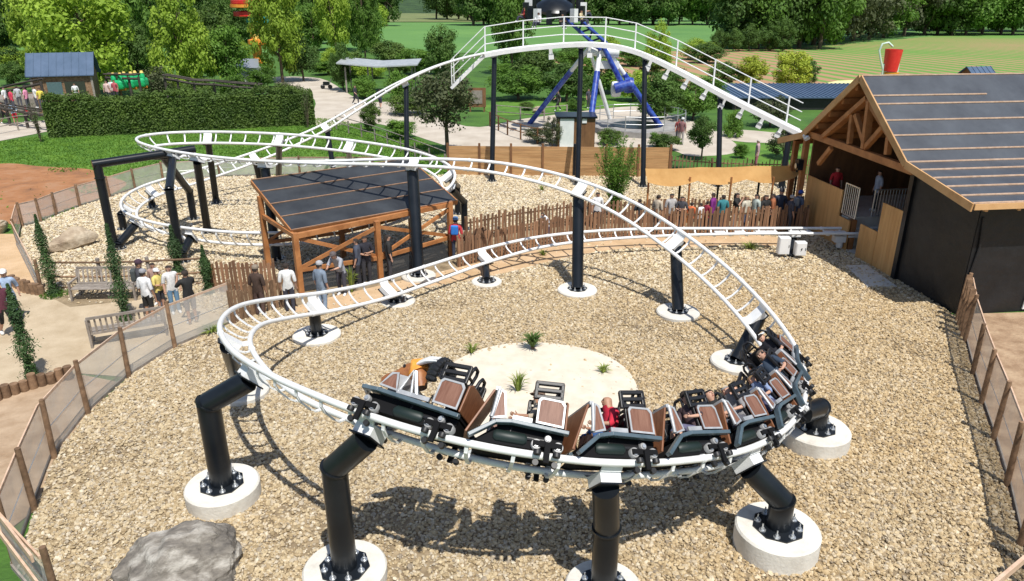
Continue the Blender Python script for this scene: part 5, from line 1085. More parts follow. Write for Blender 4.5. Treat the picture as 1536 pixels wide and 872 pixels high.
# grass tufts and yucca
M_blade = leaf_mat('blade', (.16, .24, .035), (.30, .36, .07), .25); M_yucca = leaf_mat('yucca_leaf', (.05, .11, .02), (.12, .20, .04), .2)
def tuft(label, px, py, h, spread, n, m_, name='grass_tuft', cat='grass tuft', wd=.012, stem=0):
    h *= 1.45; spread *= 1.35; wd *= 1.3; n = int(n * 1.4); f = U(px, py); t = thing(name, label, cat, f); mb = MB(); r = random.Random(px)
    for k in range(n):
        a = r.uniform(0, 6.28); l = r.uniform(.55, 1) * h; sp_ = r.uniform(.1, 1) * spread; d = Vector((math.cos(a), math.sin(a), 0)); s = Vector((-d.y, d.x, 0)) * wd; z0 = Vector((0, 0, stem))
        p = [f + z0 + d * .02, f + z0 + d * sp_ * .45 + Vector((0, 0, l * .65)), f + z0 + d * sp_ + Vector((0, 0, l * (1 - .35 * sp_ / spread)))]
        mb.add([p[0] - s, p[0] + s, p[1] + s * .9, p[1] - s * .9, p[2]], [(0, 1, 2, 3), (3, 2, 4)])
    mb.build('blades', m_, t)
    if stem: MB().tube([f, f + Vector((0, 0, stem + .03))], [.05, .06], 8).build('stem', M_bark, t)
    return t
tuft('dark green yucca at the top edge of the sand oval', 799, 526, .38, .34, 60, M_yucca, 'yucca', 'yucca', .018, .1)
tuft('spiky grass tuft left of the centre of the sand oval', 777, 589, .5, .3, 34, M_blade); tuft('low grass tuft at the upper left rim of the sand oval', 708, 531, .26, .26, 30, M_blade); tuft('small round grass tuft at the right of the sand oval', 905, 561, .24, .22, 46, M_blade, wd=.009)
tuft('reedy grass tuft in front of the shelter', 528, 440, .8, .25, 40, M_blade); tuft('small grass tuft at the right edge of the sand oval', 945, 622, .2, .2, 20, M_blade); tuft('tiny tuft on the orange strip', 815, 384, .22, .22, 24, M_blade); tuft('low weeds beside the straight track', 1125, 374, .25, .5, 50, M_blade); tuft('small tuft on the gravel behind the queue', 813, 287, .3, .3, 24, M_blade)
tuft('grass tuft seen through the shelter posts', 494, 352, .4, .35, 40, M_blade); tuft('low weeds at the foot of the left netting fence', 318, 499, .2, .45, 50, M_blade)
# wispy shrub
def wispy(label, px, py, top, wpx, kind, n=5000, leaf=.05, stems=9, name='wispy_shrub'):
    f = U(px, py); h = hpx(f, top); dpt = f.y * CP + (CH - h / 2) * SP; wd = wpx * dpt / F; t = thing(name, label, 'shrub', f); r = np.random.default_rng(px); ang = r.uniform(0, 6.28, stems * 4); ln = r.uniform(.6, 1, stems * 4); sp_ = r.random(stems * 4) * wd / 2
    k = r.integers(0, stems * 4, n); u = r.random(n) ** .7; bend = u ** 1.6; P = np.stack([np.cos(ang[k]) * sp_[k] * bend, np.sin(ang[k]) * sp_[k] * bend, u * ln[k] * h], 1) + r.normal(size=(n, 3)) * .055 * wd * (1.1 - u[:, None] * .7)
    link_mesh('foliage', mesh_quads('foliage', leaves(P, r.normal(size=(n, 3)), leaf, r, .3), LM[kind]), t); mb = MB()
    for i in range(stems): a = ang[i]; s_ = sp_[i]; mb.tube([f, f + Vector((math.cos(a) * s_ * .33, math.sin(a) * s_ * .33, ln[i] * h * .5)), f + Vector((math.cos(a) * s_ * .85, math.sin(a) * s_ * .85, ln[i] * h * .93))], [.025, .015, .005], 5)
    mb.build('stems', M_bark, t); return t
wispy('tall wispy green shrub behind the middle of the paling fence', 922, 326, 203, 78, 'mid', 9500, .06)
wispy('thin young shrub at the right end of the clipped hedge', 462, 192, 128, 26, 'olive', 500, .06); wispy('sparse young tree on the lawn in front of the hedge', 62, 214, 150, 26, 'olive', 420, .07)
# boulders
def boulder(label, c, size, seed, m_, flat=.7):
    r = np.random.default_rng(seed); bm = bmesh.new(); bmesh.ops.create_icosphere(bm, subdivisions=5, radius=1); V = np.array([v.co for v in bm.verts]); D = r.normal(size=(34, 3)); D /= np.linalg.norm(D, axis=1)[:, None]; Hh = r.uniform(.60, .90, 34)
    for k in range(26 if False else len(D)): t = V @ D[k]; ex = np.clip(t - Hh[k], 0, None); V -= D[k] * ex[:, None] * .93
    fr_ = np.zeros(len(V))
    for f_, a_ in ((3, .03), (7, .02), (15, .014), (31, .008), (60, .004)):
        ph = r.uniform(0, 6.28, (3, 3)); fr_ += a_ * sum(np.sin(V @ (r.normal(size=3) * f_) + ph[j, 0]) for j in range(3))
    V *= (1 + fr_)[:, None]; V *= np.array(size) / 2
    for v, q in zip(bm.verts, V): v.co = q
    me = bpy.data.meshes.new('boulder'); bm.to_mesh(me); bm.free(); me.materials.append(m_); me.polygons.foreach_set('use_smooth', [True] * len(me.polygons)); me.set_sharp_from_angle(angle=R(28))
    o = link_mesh('boulder', me, None, c, (0, 0, R(seed * 7))); tag(o, label, 'boulder'); return o
M_gneiss = mat('grey_rock', (.09, .08, .07), (.46, .43, .38), 1.6, .85, bump=.03, bscale=9, stretch=(1, 2.2, 2.2), c3=(.20, .178, .15), contrast=(.34, .66), detail=12)
M_lime = mat('pale_rock', (.22, .16, .11), (.52, .44, .33), 1.4, .9, bump=.04, bscale=5, c3=(.38, .30, .21), detail=12)
boulder('big grey veined boulder at the bottom left of the yard', (-5.5, 9.75, .22), (2.4, 1.8, 1.9), 3, M_gneiss)
boulder('long beige boulder on the gravel at the left', U(107, 361, .3), (2.1, 1.2, 1.05), 8, M_lime); boulder('beige boulder at the left edge beside the orange path', U(-8, 342, .25), (1.6, 1.0, .9), 12, M_lime)
boulder('small pale boulder on the ride lawn', U(808, 166, .2), (1.7, 1.1, 1.0), 15, M_lime)
# benches
def bench(label, c, ang, L_=1.8):
    t = thing('slatted_bench', label, 'bench', (0, 0, 0)); mb = MB()
    for i in range(14): x = -L_ / 2 + .06 + i * (L_ - .12) / 13; mb.bar((x, .26, .44), (x, .36, .92), .05, .02, up=(0, 1, 0))
    mb.build('backrest_slats', M_greywood, t); 
    for z, y in ((.44, .25), (.93, .37)): MB().bar((-L_ / 2, y, z), (L_ / 2, y, z), .05, .07).build('back_rail', M_greywood, t)
    for i in range(5): y = -.22 + i * .1; MB().bar((-L_ / 2, y, .42), (L_ / 2, y, .42), .08, .025).build('seat_slat', M_greywood, t)
    for s_ in (-1, 1):
        x = s_ * L_ / 2
        for y, z in ((-.24, .62), (.28, .9)): MB().bar((x, y, 0), (x, y + (.08 if y > 0 else 0), z), .06, .07, up=(0, 1, 0)).build('leg', M_greywood, t)
        MB().bar((x, -.27, .62), (x, .33, .64), .06, .04).build('armrest', M_greywood, t)
    t.location = c; t.rotation_euler = (0, 0, ang); return t
bench('grey slatted bench below the rail fence, facing the path', U(162, 448), R(2), 2.0); bench('grey slatted bench behind the netting fence, seen from the back', U(196, 508), R(206), 1.9)

# grass blades over the lawns: nobody could count them
lawn_poly = [(p.x, p.y) for p in smooth_poly([U(*p) for p in [(-100, 240), (60, 205), (200, 198), (350, 185), (480, 178), (560, 195), (640, 215), (680, 262), (560, 264), (330, 266), (203, 284), (120, 311), (60, 335), (-80, 340)]], 5)]
soil_poly = [(p.x, p.y) for p in smooth_poly([U(*p) for p in [(-120, 262), (0, 246), (60, 250), (130, 254), (150, 262), (190, 275), (165, 293), (120, 308), (85, 320), (40, 335), (0, 338), (-150, 345)]], 6)]
gx = rng.uniform(-48, -2, 150000); gy = rng.uniform(29, 64, 150000); k = in_poly(gx, gy, lawn_poly); k &= ~in_poly(gx, gy, soil_poly) | (rng.random(len(gx)) < .004 + .6 * (np.sin(gx * .8) * np.sin(gy * .9 + gx * .3) > .72)); gx = gx[k]; gy = gy[k]
P = np.stack([gx, gy, rng.uniform(.01, .07, len(gx))], 1); Nn = rng.normal(size=P.shape); Nn[:, 2] *= .35
o = link_mesh('grass', mesh_quads('grass', leaves(P, Nn, .075, rng, .4), mat('grass_blade', (.08, .18, .018), (.20, .36, .04), .7, .8, trans=.3, contrast=(.3, .7))), None); o['kind'] = 'stuff'; o['label'] = 'short green grass on the lawn beyond the yard fence'; o['category'] = 'grass'
# ---------------------------------------------------------------- blue pendulum ride
M_blue = mat('blue_paint', (.012, .025, .24), (.05, .11, .42), 3, .4, contrast=(.4, .6)); M_navy = mat('navy_paint', (.008, .012, .08), rough=.4); M_slate = mat('blue_grey_roof', (.06, .10, .165), (.085, .13, .21), 1, .65, spec=.25)
pr_ = thing('pendulum_ride', 'blue and white pendulum ride with tall splayed legs and long swing arm', 'fairground ride', U(905, 205))
Yr = 54.0
def RP(px, py, dy=0):   # point in the vertical plane Y = Yr + dy
    Y = Yr + dy; z = zat(px, py, 0, Y); return Vector(((px - 768) / F * (Y * CP - (z - CH) * SP), Y, z))
apex = RP(907, 78)
def leg(px, py, top, mid, dy0, cols=(M_blue, M_white), r0=.34):
    f = U(px, py); m_ = f.lerp(top, mid); MB().tube([f, m_], r0, 12).build('leg', cols[0], pr_, smooth=50); MB().tube([m_, top], r0 * .8, 12).build('leg_top', cols[1], pr_, smooth=50)
leg(882, 212, RP(900, 76), .76, 0, r0=.21); leg(995, 196, RP(914, 80), .74, 0, r0=.21); leg(794, 186, RP(884, 72), .72, 0, (M_blue, M_white), r0=.19); leg(917, 186, RP(884, 74, 3), .6, 3, (M_white, M_galv), r0=.16); 
MB().tube([RP(884, 76), RP(928, 79)], .34, 14).build('hub', M_white, pr_, smooth=50); MB().bar(RP(893, 97), RP(928, 98), .4, .5).build('cross_brace', M_white, pr_)
a1 = RP(905, 70, -.4); a0 = RP(836, 8, -.4)
for dx, dy in ((-.35, -.2), (.35, -.2), (-.35, .35), (.35, .35)):
    o_ = Vector((dx * .6, dy * .8, dx * .6)); MB().tube([a1 + o_, a0 + o_], .11, 8).build('arm_chord', M_blue, pr_)
mb = MB()
for k in range(9):
    p = a1.lerp(a0, k / 9); q = a1.lerp(a0, (k + 1) / 9); o_ = Vector((.3, 0, .3)); mb.tube([p + o_ * (1 if k % 2 else -1), q - o_ * (1 if k % 2 else -1)], .07, 6)
mb.build('arm_lattice', M_navy, pr_)
w1 = RP(934, 128, -.4); MB().tube([a1, w1], [.16, .2], 10).build('counter_arm', M_blue, pr_, smooth=50)
for k, px in enumerate((924, 943)): c = RP(px, 134 - k * 6, -.4); MB().lathe(c, [(.15, -.35), (.5, -.3), (.55, 0), (.5, .3), (.15, .35)], 18, Matrix.Rotation(R(90), 3, 'Y')).build('counterweight', M_white if k == 0 else M_blue, pr_, smooth=50)
MB().tube([RP(922, 133, -1), RP(946, 126, -1)], .35, 12).build('counterweight', M_blue, pr_, smooth=50)
gc = RP(832, 9, -.4); g_ = MB().lathe(gc, [(.4, -.3), (1.2, -.2), (1.25, 0), (1.1, .12), (.4, .4)], 26, Matrix.Rotation(R(22), 3, 'X')).build('gondola', M_black, pr_, smooth=50)
for k in range(14): a = k * 2 * math.pi / 14; q = Vector((math.cos(a) * 1.95, math.sin(a) * 1.95 * .93, -.2 + math.sin(a) * .5)); MB().box(gc + q, (.42, .34, .85), Matrix.Rotation(a, 3, 'Z')).build('ride_seat', M_white if k % 3 == 0 else M_black, g_)
for k in range(8):
    a = k * 2 * math.pi / 8 + .2; q = gc + Vector((math.cos(a) * 2.1, math.sin(a) * 2.0, -.75 + math.sin(a) * .5))
    person('rider in ' + ['red', 'white', 'black', 'tan'][k % 4] + ' top hanging on the ' + ['near right', 'far right', 'back right', 'back left', 'far left', 'outer left', 'near left', 'near middle'][k] + ' seat of the high gondola', q, a, 'sit', 1.6, skin=k % 3, top=[(.5, .05, .05), (.8, .8, .8), (.02, .02, .02), (.6, .5, .3)][k % 4], bottom=(.05, .05, .08), group='riders in the pendulum gondola')
pl_ = thing('ride_platform', 'round pale platform beneath the blue pendulum ride', 'platform', U(960, 200)); c = U(955, 196); MB().lathe(c, [(3.6, 0), (3.6, .4)], 8).build('deck', mat('worn_deck', (.22, .21, .20), (.34, .33, .31), 1.5, .8), pl_)
mb = MB(); mb.lathe(c + Vector((0, 0, .41)), [(1.6, 0), (1.9, .02)], 20); mb.build('pit', M_black, pl_)
for k in range(16):
    a = k * 2 * math.pi / 16; p = c + Vector((math.cos(a) * 3.5, math.sin(a) * 3.5, .4)); MB().tube([p, p + Vector((0, 0, 1.1))], .03, 6).build('railing_post', M_galv, pl_)
for z in (1.1, 1.6): MB().tube([c + Vector((math.cos(k * math.pi / 8) * 3.5, math.sin(k * math.pi / 8) * 3.5, z - .15)) for k in range(17)], .022, 6, cap=False).build('railing', M_galv, pl_)
def shed(name, label, cat, c, wdt, dep, h, rh, wallm, roofm, rot=0, over=.3, ridge_x=True, extra=None):
    t = thing(name, label, cat, (0, 0, 0)); MB().box((0, 0, h / 2), (wdt, dep, h)).build('walls', wallm, t)
    if rh > 0:
        for s_ in (-1, 1):
            MB().prism([(-wdt / 2 - over, 0, h + rh), (wdt / 2 + over, 0, h + rh), (wdt / 2 + over, s_ * (dep / 2 + over), h - .1), (-wdt / 2 - over, s_ * (dep / 2 + over), h - .1)], (0, 0, .07)).build('roof', roofm, t)
            mb = MB(); n = int(wdt / .45)
            for i in range(n + 1): x = -wdt / 2 - over + (wdt + 2 * over) * i / n; mb.bar((x, 0, h + rh + .09), (x, s_ * (dep / 2 + over), h - .01), .035, .06)
            mb.build('roof_seams', roofm, t)
        for s_ in (-1, 1): MB().prism([(s_ * wdt / 2, -dep / 2, h), (s_ * wdt / 2, dep / 2, h), (s_ * wdt / 2, 0, h + rh)], (-s_ * .05, 0, 0)).build('gable', wallm, t)
    else: MB().box((0, 0, h + .06), (wdt + over * 2, dep + over * 2, .12)).build('roof', roofm, t)
    if extra: extra(t)
    t.location = c; t.rotation_euler = (0, 0, rot); return t
f = U(862, 218); 
def ex(t): MB().box((-.62, -1.02, 1.0), (.9, .05, 1.95)).build('door', M_white, t); MB().box((.5, -1.03, 1.75), (.3, .04, .3)).build('notice', M_white, t)
shed('operator_hut', 'dark brown operator hut with a white door below the blue ride', 'hut', f, 2.4, 2.0, 1.9, 0, M_darkwood, M_black, over=.12, extra=ex)
def ex(t):
    MB().box((-.6, -1.33, 2.2), (1.1, .06, 1.0)).build('window', mat('window_dark', (.10, .16, .17), rough=.1), t); o = MB().box((.9, -1.33, 2.2), (1.5, .06, 1.0)).build('opening', mat('opening_dark', (.03, .04, .025), rough=.9), t); MB().box((.2, -1.38, 1.66), (3.3, .12, .08)).build('sill', M_greywood, t)
    for x in (-2.2, 2.2): MB().box((x, -1.33, 1.6), (.16, .1, 3.2)).build('corner_board', M_greywood, t)
hf = U(109, 170); shed('ticket_cabin', 'wooden cabin with blue-grey standing seam roof behind the hedge', 'cabin', hf, 4.4, 2.6, 3.25, 1.6, M_oldwood, M_slate, rot=R(18), over=.28, extra=ex)
person('attendant in white shirt inside the open window of the blue-roofed cabin', hf + Matrix.Rotation(R(18), 3, 'Z') @ Vector((.9, -1.62, .95)), R(-60), 'stand', 1.7, top=(.8, .8, .8))
def ex(t):
    for x in (-3.2, -1, 1.2, 3.2): MB().box((x, -1.9, 1.2), (.16, .16, 2.4)).build('post', M_greywood, t)
f = U(570, 140); t = thing('pavilion', 'open pavilion with thin grey shallow roof behind the round shrub', 'pavilion', f)
for x in (-3.4, -1.1, 1.1, 3.4):
    for y in (0, 2.4): MB().bar(f + Vector((x, y, 0)), f + Vector((x, y, 2.6)), .15, .15).build('post', M_greywood, t)
for s_, lift in ((-1, .35), (1, .2)): MB().prism([f + Vector((0, -.8, 2.6)), f + Vector((s_ * 4.1, -.8, 2.6 + lift)), f + Vector((s_ * 4.1, 3, 2.9 + lift)), f + Vector((0, 3, 2.9))], (0, 0, .12)).build('roof', mat('zinc', (.42, .45, .46), (.55, .57, .57), 2, .4, metal=.3), t)
f = U(376, 128); t = thing('kiosk', 'small white kiosk with grey hipped top left of the plaza path', 'kiosk', f); MB().box(f + Vector((0, 0, 1.2)), (2.4, 2, 1.5)).build('counter', M_white, t); MB().prism([f + Vector((-1.6, -1.4, 2.0)), f + Vector((1.6, -1.4, 2.0)), f + Vector((1.2, 0, 2.8)), f + Vector((-1.2, 0, 2.8))], (0, .1, .06)).build('roof', M_galv, t); MB().bar(f, f + Vector((0, 0, 2.3)), .2, .2).build('post', M_greywood, t)
# long low hall behind the lift
def RPY(px, py, Y): z = zat(px, py, 0, Y); return Vector(((px - 768) / F * (Y * CP - (z - CH) * SP), Y, z))
hl = thing('long_hall', 'long low dark building with blue-grey ribbed roof behind the station', 'building', U(1190, 190)); Yh = 66
A = RPY(1100, 150, Yh); Bq = RPY(1300, 150, Yh); zt = zat(0, 147, 0, Yh); A.z = Bq.z = zt
MB().prism([Vector((A.x, Yh, 0)), Vector((Bq.x + 6, Yh, 0)), Vector((Bq.x + 6, Yh, zt)), Vector((A.x, Yh, zt))], (0, .3, 0)).build('wall', M_membrane, hl)
MB().prism([Vector((A.x, Yh + .3, 0)), Vector((A.x, Yh + 8, 0)), Vector((A.x, Yh + 8, zt + .6)), Vector((A.x, Yh + .3, zt))], (.3, 0, 0)).build('wall', M_membrane, hl)
zr = zat(0, 127, 0, Yh + 8); MB().prism([Vector((A.x - .3, Yh - .4, zt)), Vector((Bq.x + 6, Yh - .4, zt)), Vector((Bq.x + 6, Yh + 8, zr)), Vector((A.x - .3, Yh + 8, zr))], (0, 0, .1)).build('roof', M_slate, hl)
mb = MB(); n = 44
for i in range(n): x = A.x + (Bq.x + 6 - A.x) * i / n; mb.bar((x, Yh - .4, zt + .12), (x, Yh + 8, zr + .12), .07, .07)
mb.build('roof_ribs', M_slate, hl)
# things beyond the station ridge
bk = RPY(1337, 92, 92); t = thing('tipping_bucket', 'red water bucket on a pale frame with curved white pipe', 'water bucket', (bk.x, 92, 0)); M_red = mat('red_paint', (.62, .02, .02), (.70, .04, .03), 2, .4)
b0 = RPY(1335, 107, 92); MB().lathe(b0, [(.80, 0), (1.0, 2.5), (.94, 2.5), (.76, .06)], 20, Matrix.Rotation(R(1), 3, 'Y')).build('bucket', M_red, t, smooth=40); pts = [RPY(px, py, 92) for px, py in ((1326, 112), (1321, 90), (1319, 76), (1324, 66), (1333, 64), (1339, 70))]; MB().tube(pts, .12, 8).build('pipe', mat('pale_green', (.55, .72, .62), rough=.4), t, smooth=60)
for px in (1326, 1348): MB().tube([RPY(px, 96, 92), Vector((RPY(px, 96, 92).x, 92, 0))], .12, 8).build('leg', mat('pale_green', (.55, .72, .62), rough=.4), t)
MB().lathe(RPY(1336, 113, 92), [(.9, -.45), (.9, .35)], 16).build('lower_tub', mat('amber_paint', (.65, .30, .03), rough=.4), t, smooth=40)
f = U(1452, 135); t = shed('small_house', 'small house with blue-grey gabled roof beyond the station ridge', 'house', (RPY(1468, 100, 80).x, 80, 0), 2.5, 2.5, 1.45, 1.0, M_darkwood, M_slate, rot=R(12), over=.2)
t = thing('shade_sail', 'pale yellow shade sail beyond the station gable', 'shade sail', RPY(1252, 124, 80)); MB().prism([RPY(1238, 126, 80), RPY(1290, 130, 80), RPY(1286, 121, 82), RPY(1256, 122, 82)], (0, 0, .06)).build('cloth', mat('yellow_cloth', (.72, .66, .30), rough=.8), t); MB().tube([RPY(1288, 128, 81), Vector((RPY(1288, 128, 81).x, 81, 0))], .07, 8).build('pole', M_galv, t)
MB().tube([RPY(1242, 126, 80.5), Vector((RPY(1242, 126, 80.5).x, 80.5, 0))], .07, 8).build('pole', M_galv, t)
# orange and yellow ride rising behind the trees at the left
f = U(372, 95); t = thing('tower_ride', 'orange and yellow tiered tower ride half hidden by trees at the top left', 'fairground ride', f); Yt = f.y
M_or2 = mat('orange_paint', (.80, .22, .03), (.85, .35, .05), 2, .45); M_yel = mat('yellow_paint', (.80, .55, .10), (.85, .65, .2), 2, .45); M_teal = mat('teal_paint', (.02, .32, .32), rough=.4)
for (py, rpx, hh, m_, nm) in ((3, 27, .7, M_red, 'canopy_ring'), (9, 28, .6, M_or2, 'canopy_ring'), (21, 23, .9, M_red, 'canopy_ring'), (30, 18, 1.0, M_teal, 'teal_ring'), (40, 9, 1.1, M_yel, 'column'), (54, 10, 1.6, M_yel, 'column'), (63, 16, .9, M_or2, 'base_ring')):
    c = RPY(374 if py < 30 else 388, py, Yt); k = rpx / (1108 / (Yt * CP)); MB().lathe(c, [(k * .6, -hh / 2), (k, -hh / 3), (k, hh / 3), (k * .6, hh / 2)], 20).build(nm, m_, t, smooth=40)
MB().tube([Vector((RPY(384, 60, Yt).x, Yt, 0)), RPY(376, 2, Yt)], .7, 12).build('mast', M_or2, t)
# kiddie coaster behind the hedge
M_tar = mat('dark_timber', (.035, .028, .024), (.075, .060, .050), 4, .8)
def dark_track(label, pts, zz):
    P = [U(px, py, z) for (px, py), z in zip(pts, zz)]; t = thing('kiddie_coaster_track', label, 'roller coaster track', (P[0].x, P[0].y, 0)); Q = []
    for s_ in (-.35, .35): MB().tube([p + Vector((0, s_, 0)) for p in P], .07, 8).build('rail', M_tar, t)
    MB().tube([p - Vector((0, 0, .35)) for p in P], .1, 8).build('spine', M_tar, t)
    for p in P: MB().tube([Vector((p.x, p.y, 0)), p - Vector((0, 0, .2))], .11, 8).build('post', M_tar, t)
dark_track('dark brown kiddie coaster track rising right of the green train', [(246, 112), (265, 115), (290, 120), (320, 121), (350, 124), (392, 127)], [3.2, 3.0, 2.7, 2.6, 2.6, 2.5])
dark_track('dark brown coaster track at the far left beside the cabin', [(-10, 135), (10, 130), (35, 124), (60, 119)], [2.2, 2.5, 2.9, 3.2]); dark_track('lower dark coaster track above the walkers at the far left', [(-15, 153), (8, 157), (35, 162), (66, 166)], [1.6, 1.6, 1.5, 1.5]); dark_track('level dark coaster track between the cabin and the green train', [(158, 111), (175, 111), (192, 112), (207, 112)], [3, 3, 3, 3])
M_grn = mat('green_paint', (.01, .36, .09), (.03, .50, .22), 5, .35)
for k, px in enumerate((182, 198, 214)):
    p = U(px, 143 - k * 2, 1.2); p.z = 0; t = thing('kiddie_train_car', ['green kiddie coaster car with yellow tips, first behind the hedge', 'green kiddie coaster car in the middle of the green train', 'green kiddie coaster car at the tail of the green train'][k], 'coaster car', p, 'cars of the green kiddie train'); o = MB().box(p + Vector((0, 0, 2.1)), (1.05, 1.1, .8)).build('car_body', M_grn, t); bevel(o, .22, 3)
    for dx in (-.3, .3): MB().lathe(p + Vector((dx, -.2, 2.6)), [(.22, -.2), (.24, .1), (.12, .35)], 10).build('seat_back', M_grn, t, smooth=60); MB().lathe(p + Vector((dx, -.2, 2.98)), [(.17, -.05), (.1, .14)], 8).build('tip', M_yel, t)
    MB().tube([p + Vector((-.5, 0, 1.7)), p + Vector((.5, 0, 1.7))], .12, 8).build('axle', M_or2, t); MB().tube([p, p + Vector((0, 0, 1.7))], .1, 8).build('stand', M_darkwood, t)
for k, (px, py, c_) in enumerate(((158, 128, (.7, .5, .45)), (165, 126, (.75, .75, .75)), (170, 127, (.5, .1, .12)))): person(['visitor in pinkish top right of the cabin', 'visitor in white between cabin and green train', 'visitor in dark red nearest the green train'][k], at_head(px, py - 6, 1.7, 1.6), R(-90), 'stand', 1.7, top=c_)
cols_ = ['white', 'red', 'pale grey', 'pink', 'white', 'yellow']; cc = [(.8, .8, .8), (.6, .05, .1), (.5, .5, .52), (.8, .3, .45), (.75, .75, .72), (.8, .65, .1)]
PQ = [(4, 132), (14, 135), (24, 130), (36, 132), (50, 131), (58, 133)]
for k, (px, py) in enumerate(PQ): person('visitor in ' + cols_[k] + ' top in the shaded queue left of the cabin' + (', nearest the cabin' if k == 4 else ''), at_head(px, py, 1.65, 1.2), R(60 * k), 'stand', 1.65, top=cc[k], bottom=(.1, .1, .12), group='visitors queueing left of the cabin')
qp = thing('queue_deck', 'low timber deck under the queue left of the cabin', 'deck', U(30, 175)); a = U(-20, 178); MB().prism([U(-30, 172), U(72, 168), U(72, 158), U(-30, 158)], (0, 0, 1.1)).build('deck', M_greywood, qp)
for z in (1.6, 2.1): MB().tube([U(-30, 172) + Vector((0, 0, z)), U(70, 168) + Vector((0, 0, z))], .05, 6).build('handrail', M_darkwood, qp)
# railings around the ride
def railing(label, pts, h=1.1, m_=None, n_=6):
    m_ = m_ or M_greywood; P = [U(*p) for p in pts]; t = thing('railing', label, 'railing', P[0])
    for (p, d) in resample(P, 2.2): MB().tube([p, p + Vector((0, 0, h))], .06, 6).build('post', m_, t)
    for z in (.55, 1.05): MB().tube([p + Vector((0, 0, z)) for p in P], .035, 6).build('rail_bar', m_, t)
railing('dark post and rail fence between the plaza and the blue ride', [(735, 190), (765, 205), (800, 216), (845, 222)], m_=M_darkwood); railing('grey railing along the path left of the blue ride', [(745, 178), (800, 183), (850, 178)]); railing('low rail beside the far left path', [(-5, 203), (30, 196), (72, 192)], .6)
railing('thin wire fence between the lawn and the plaza path', [(505, 195), (560, 212), (620, 235), (668, 255)], .9)
t = thing('bulletin_stand', 'small dark notice stand near the sparse olive tree', 'notice stand', U(715, 170)); MB().box(U(716, 168) + Vector((0, 0, 1.2)), (1.5, .2, 1.6)).build('board', M_darkwood, t); MB().box(U(716, 168) + Vector((0, -.12, 1.25)), (.9, .04, 1.1)).build('panel', M_greywood, t)
for x in (-.6, .6): MB().bar(U(716, 168) + Vector((x, 0, 0)), U(716, 168) + Vector((x, 0, 2)), .12, .12).build('post', M_darkwood, t)
t = thing('scooter', 'pale parked child buggy on the plaza path', 'buggy', U(490, 134)); p = U(490, 134)
for dx in (-.4, .4): MB().lathe(p + Vector((dx, 0, .25)), [(.24, -.04), (.24, .04)], 14, Matrix.Rotation(R(90), 3, 'X')).build('wheel', M_rub, t)
MB().tube([p + Vector((-.5, 0, .4)), p + Vector((.3, 0, .45)), p + Vector((.6, 0, 1.1))], .05, 8).build('frame', M_galv, t); MB().box(p + Vector((0, 0, .6)), (.6, .45, .35)).build('seat', M_black, t)
# ---------------------------------------------------------------- trees
LMK = [(-60, 'left edge'), (30, 'shaded queue'), (107, 'cabin'), (200, 'kiddie train'), (282, 'tall poplar'), (372, 'tower ride'), (424, 'right poplar'), (505, 'plaza bend'), (570, 'pavilion'), (665, 'conical tree'), (724, 'drop head'), (785, 'railing end'), (832, 'blue gondola'), (908, 'blue hub'), (953, 'lift bend'), (1011, 'lift railing'), (1066, 'lift slope'), (1126, 'left yellow tree'), (1186, 'right yellow tree'), (1252, 'yellow sail'), (1293, 'station gable'), (1337, 'red bucket'), (1400, 'station ridge'), (1460, 'small house'), (1536, 'right edge')]
USED = set()
def where_(px): q = min(LMK, key=lambda l: abs(l[0] - px)); return ('just left of' if px < q[0] - 12 else 'just right of' if px > q[0] + 12 else 'in line with') + ' the ' + q[1]
def nth(k): return ['leftmost', 'second', 'third', 'fourth', 'fifth', 'sixth', 'seventh', 'eighth', 'ninth'][k] if k < 9 else 'number %d' % (k + 1)
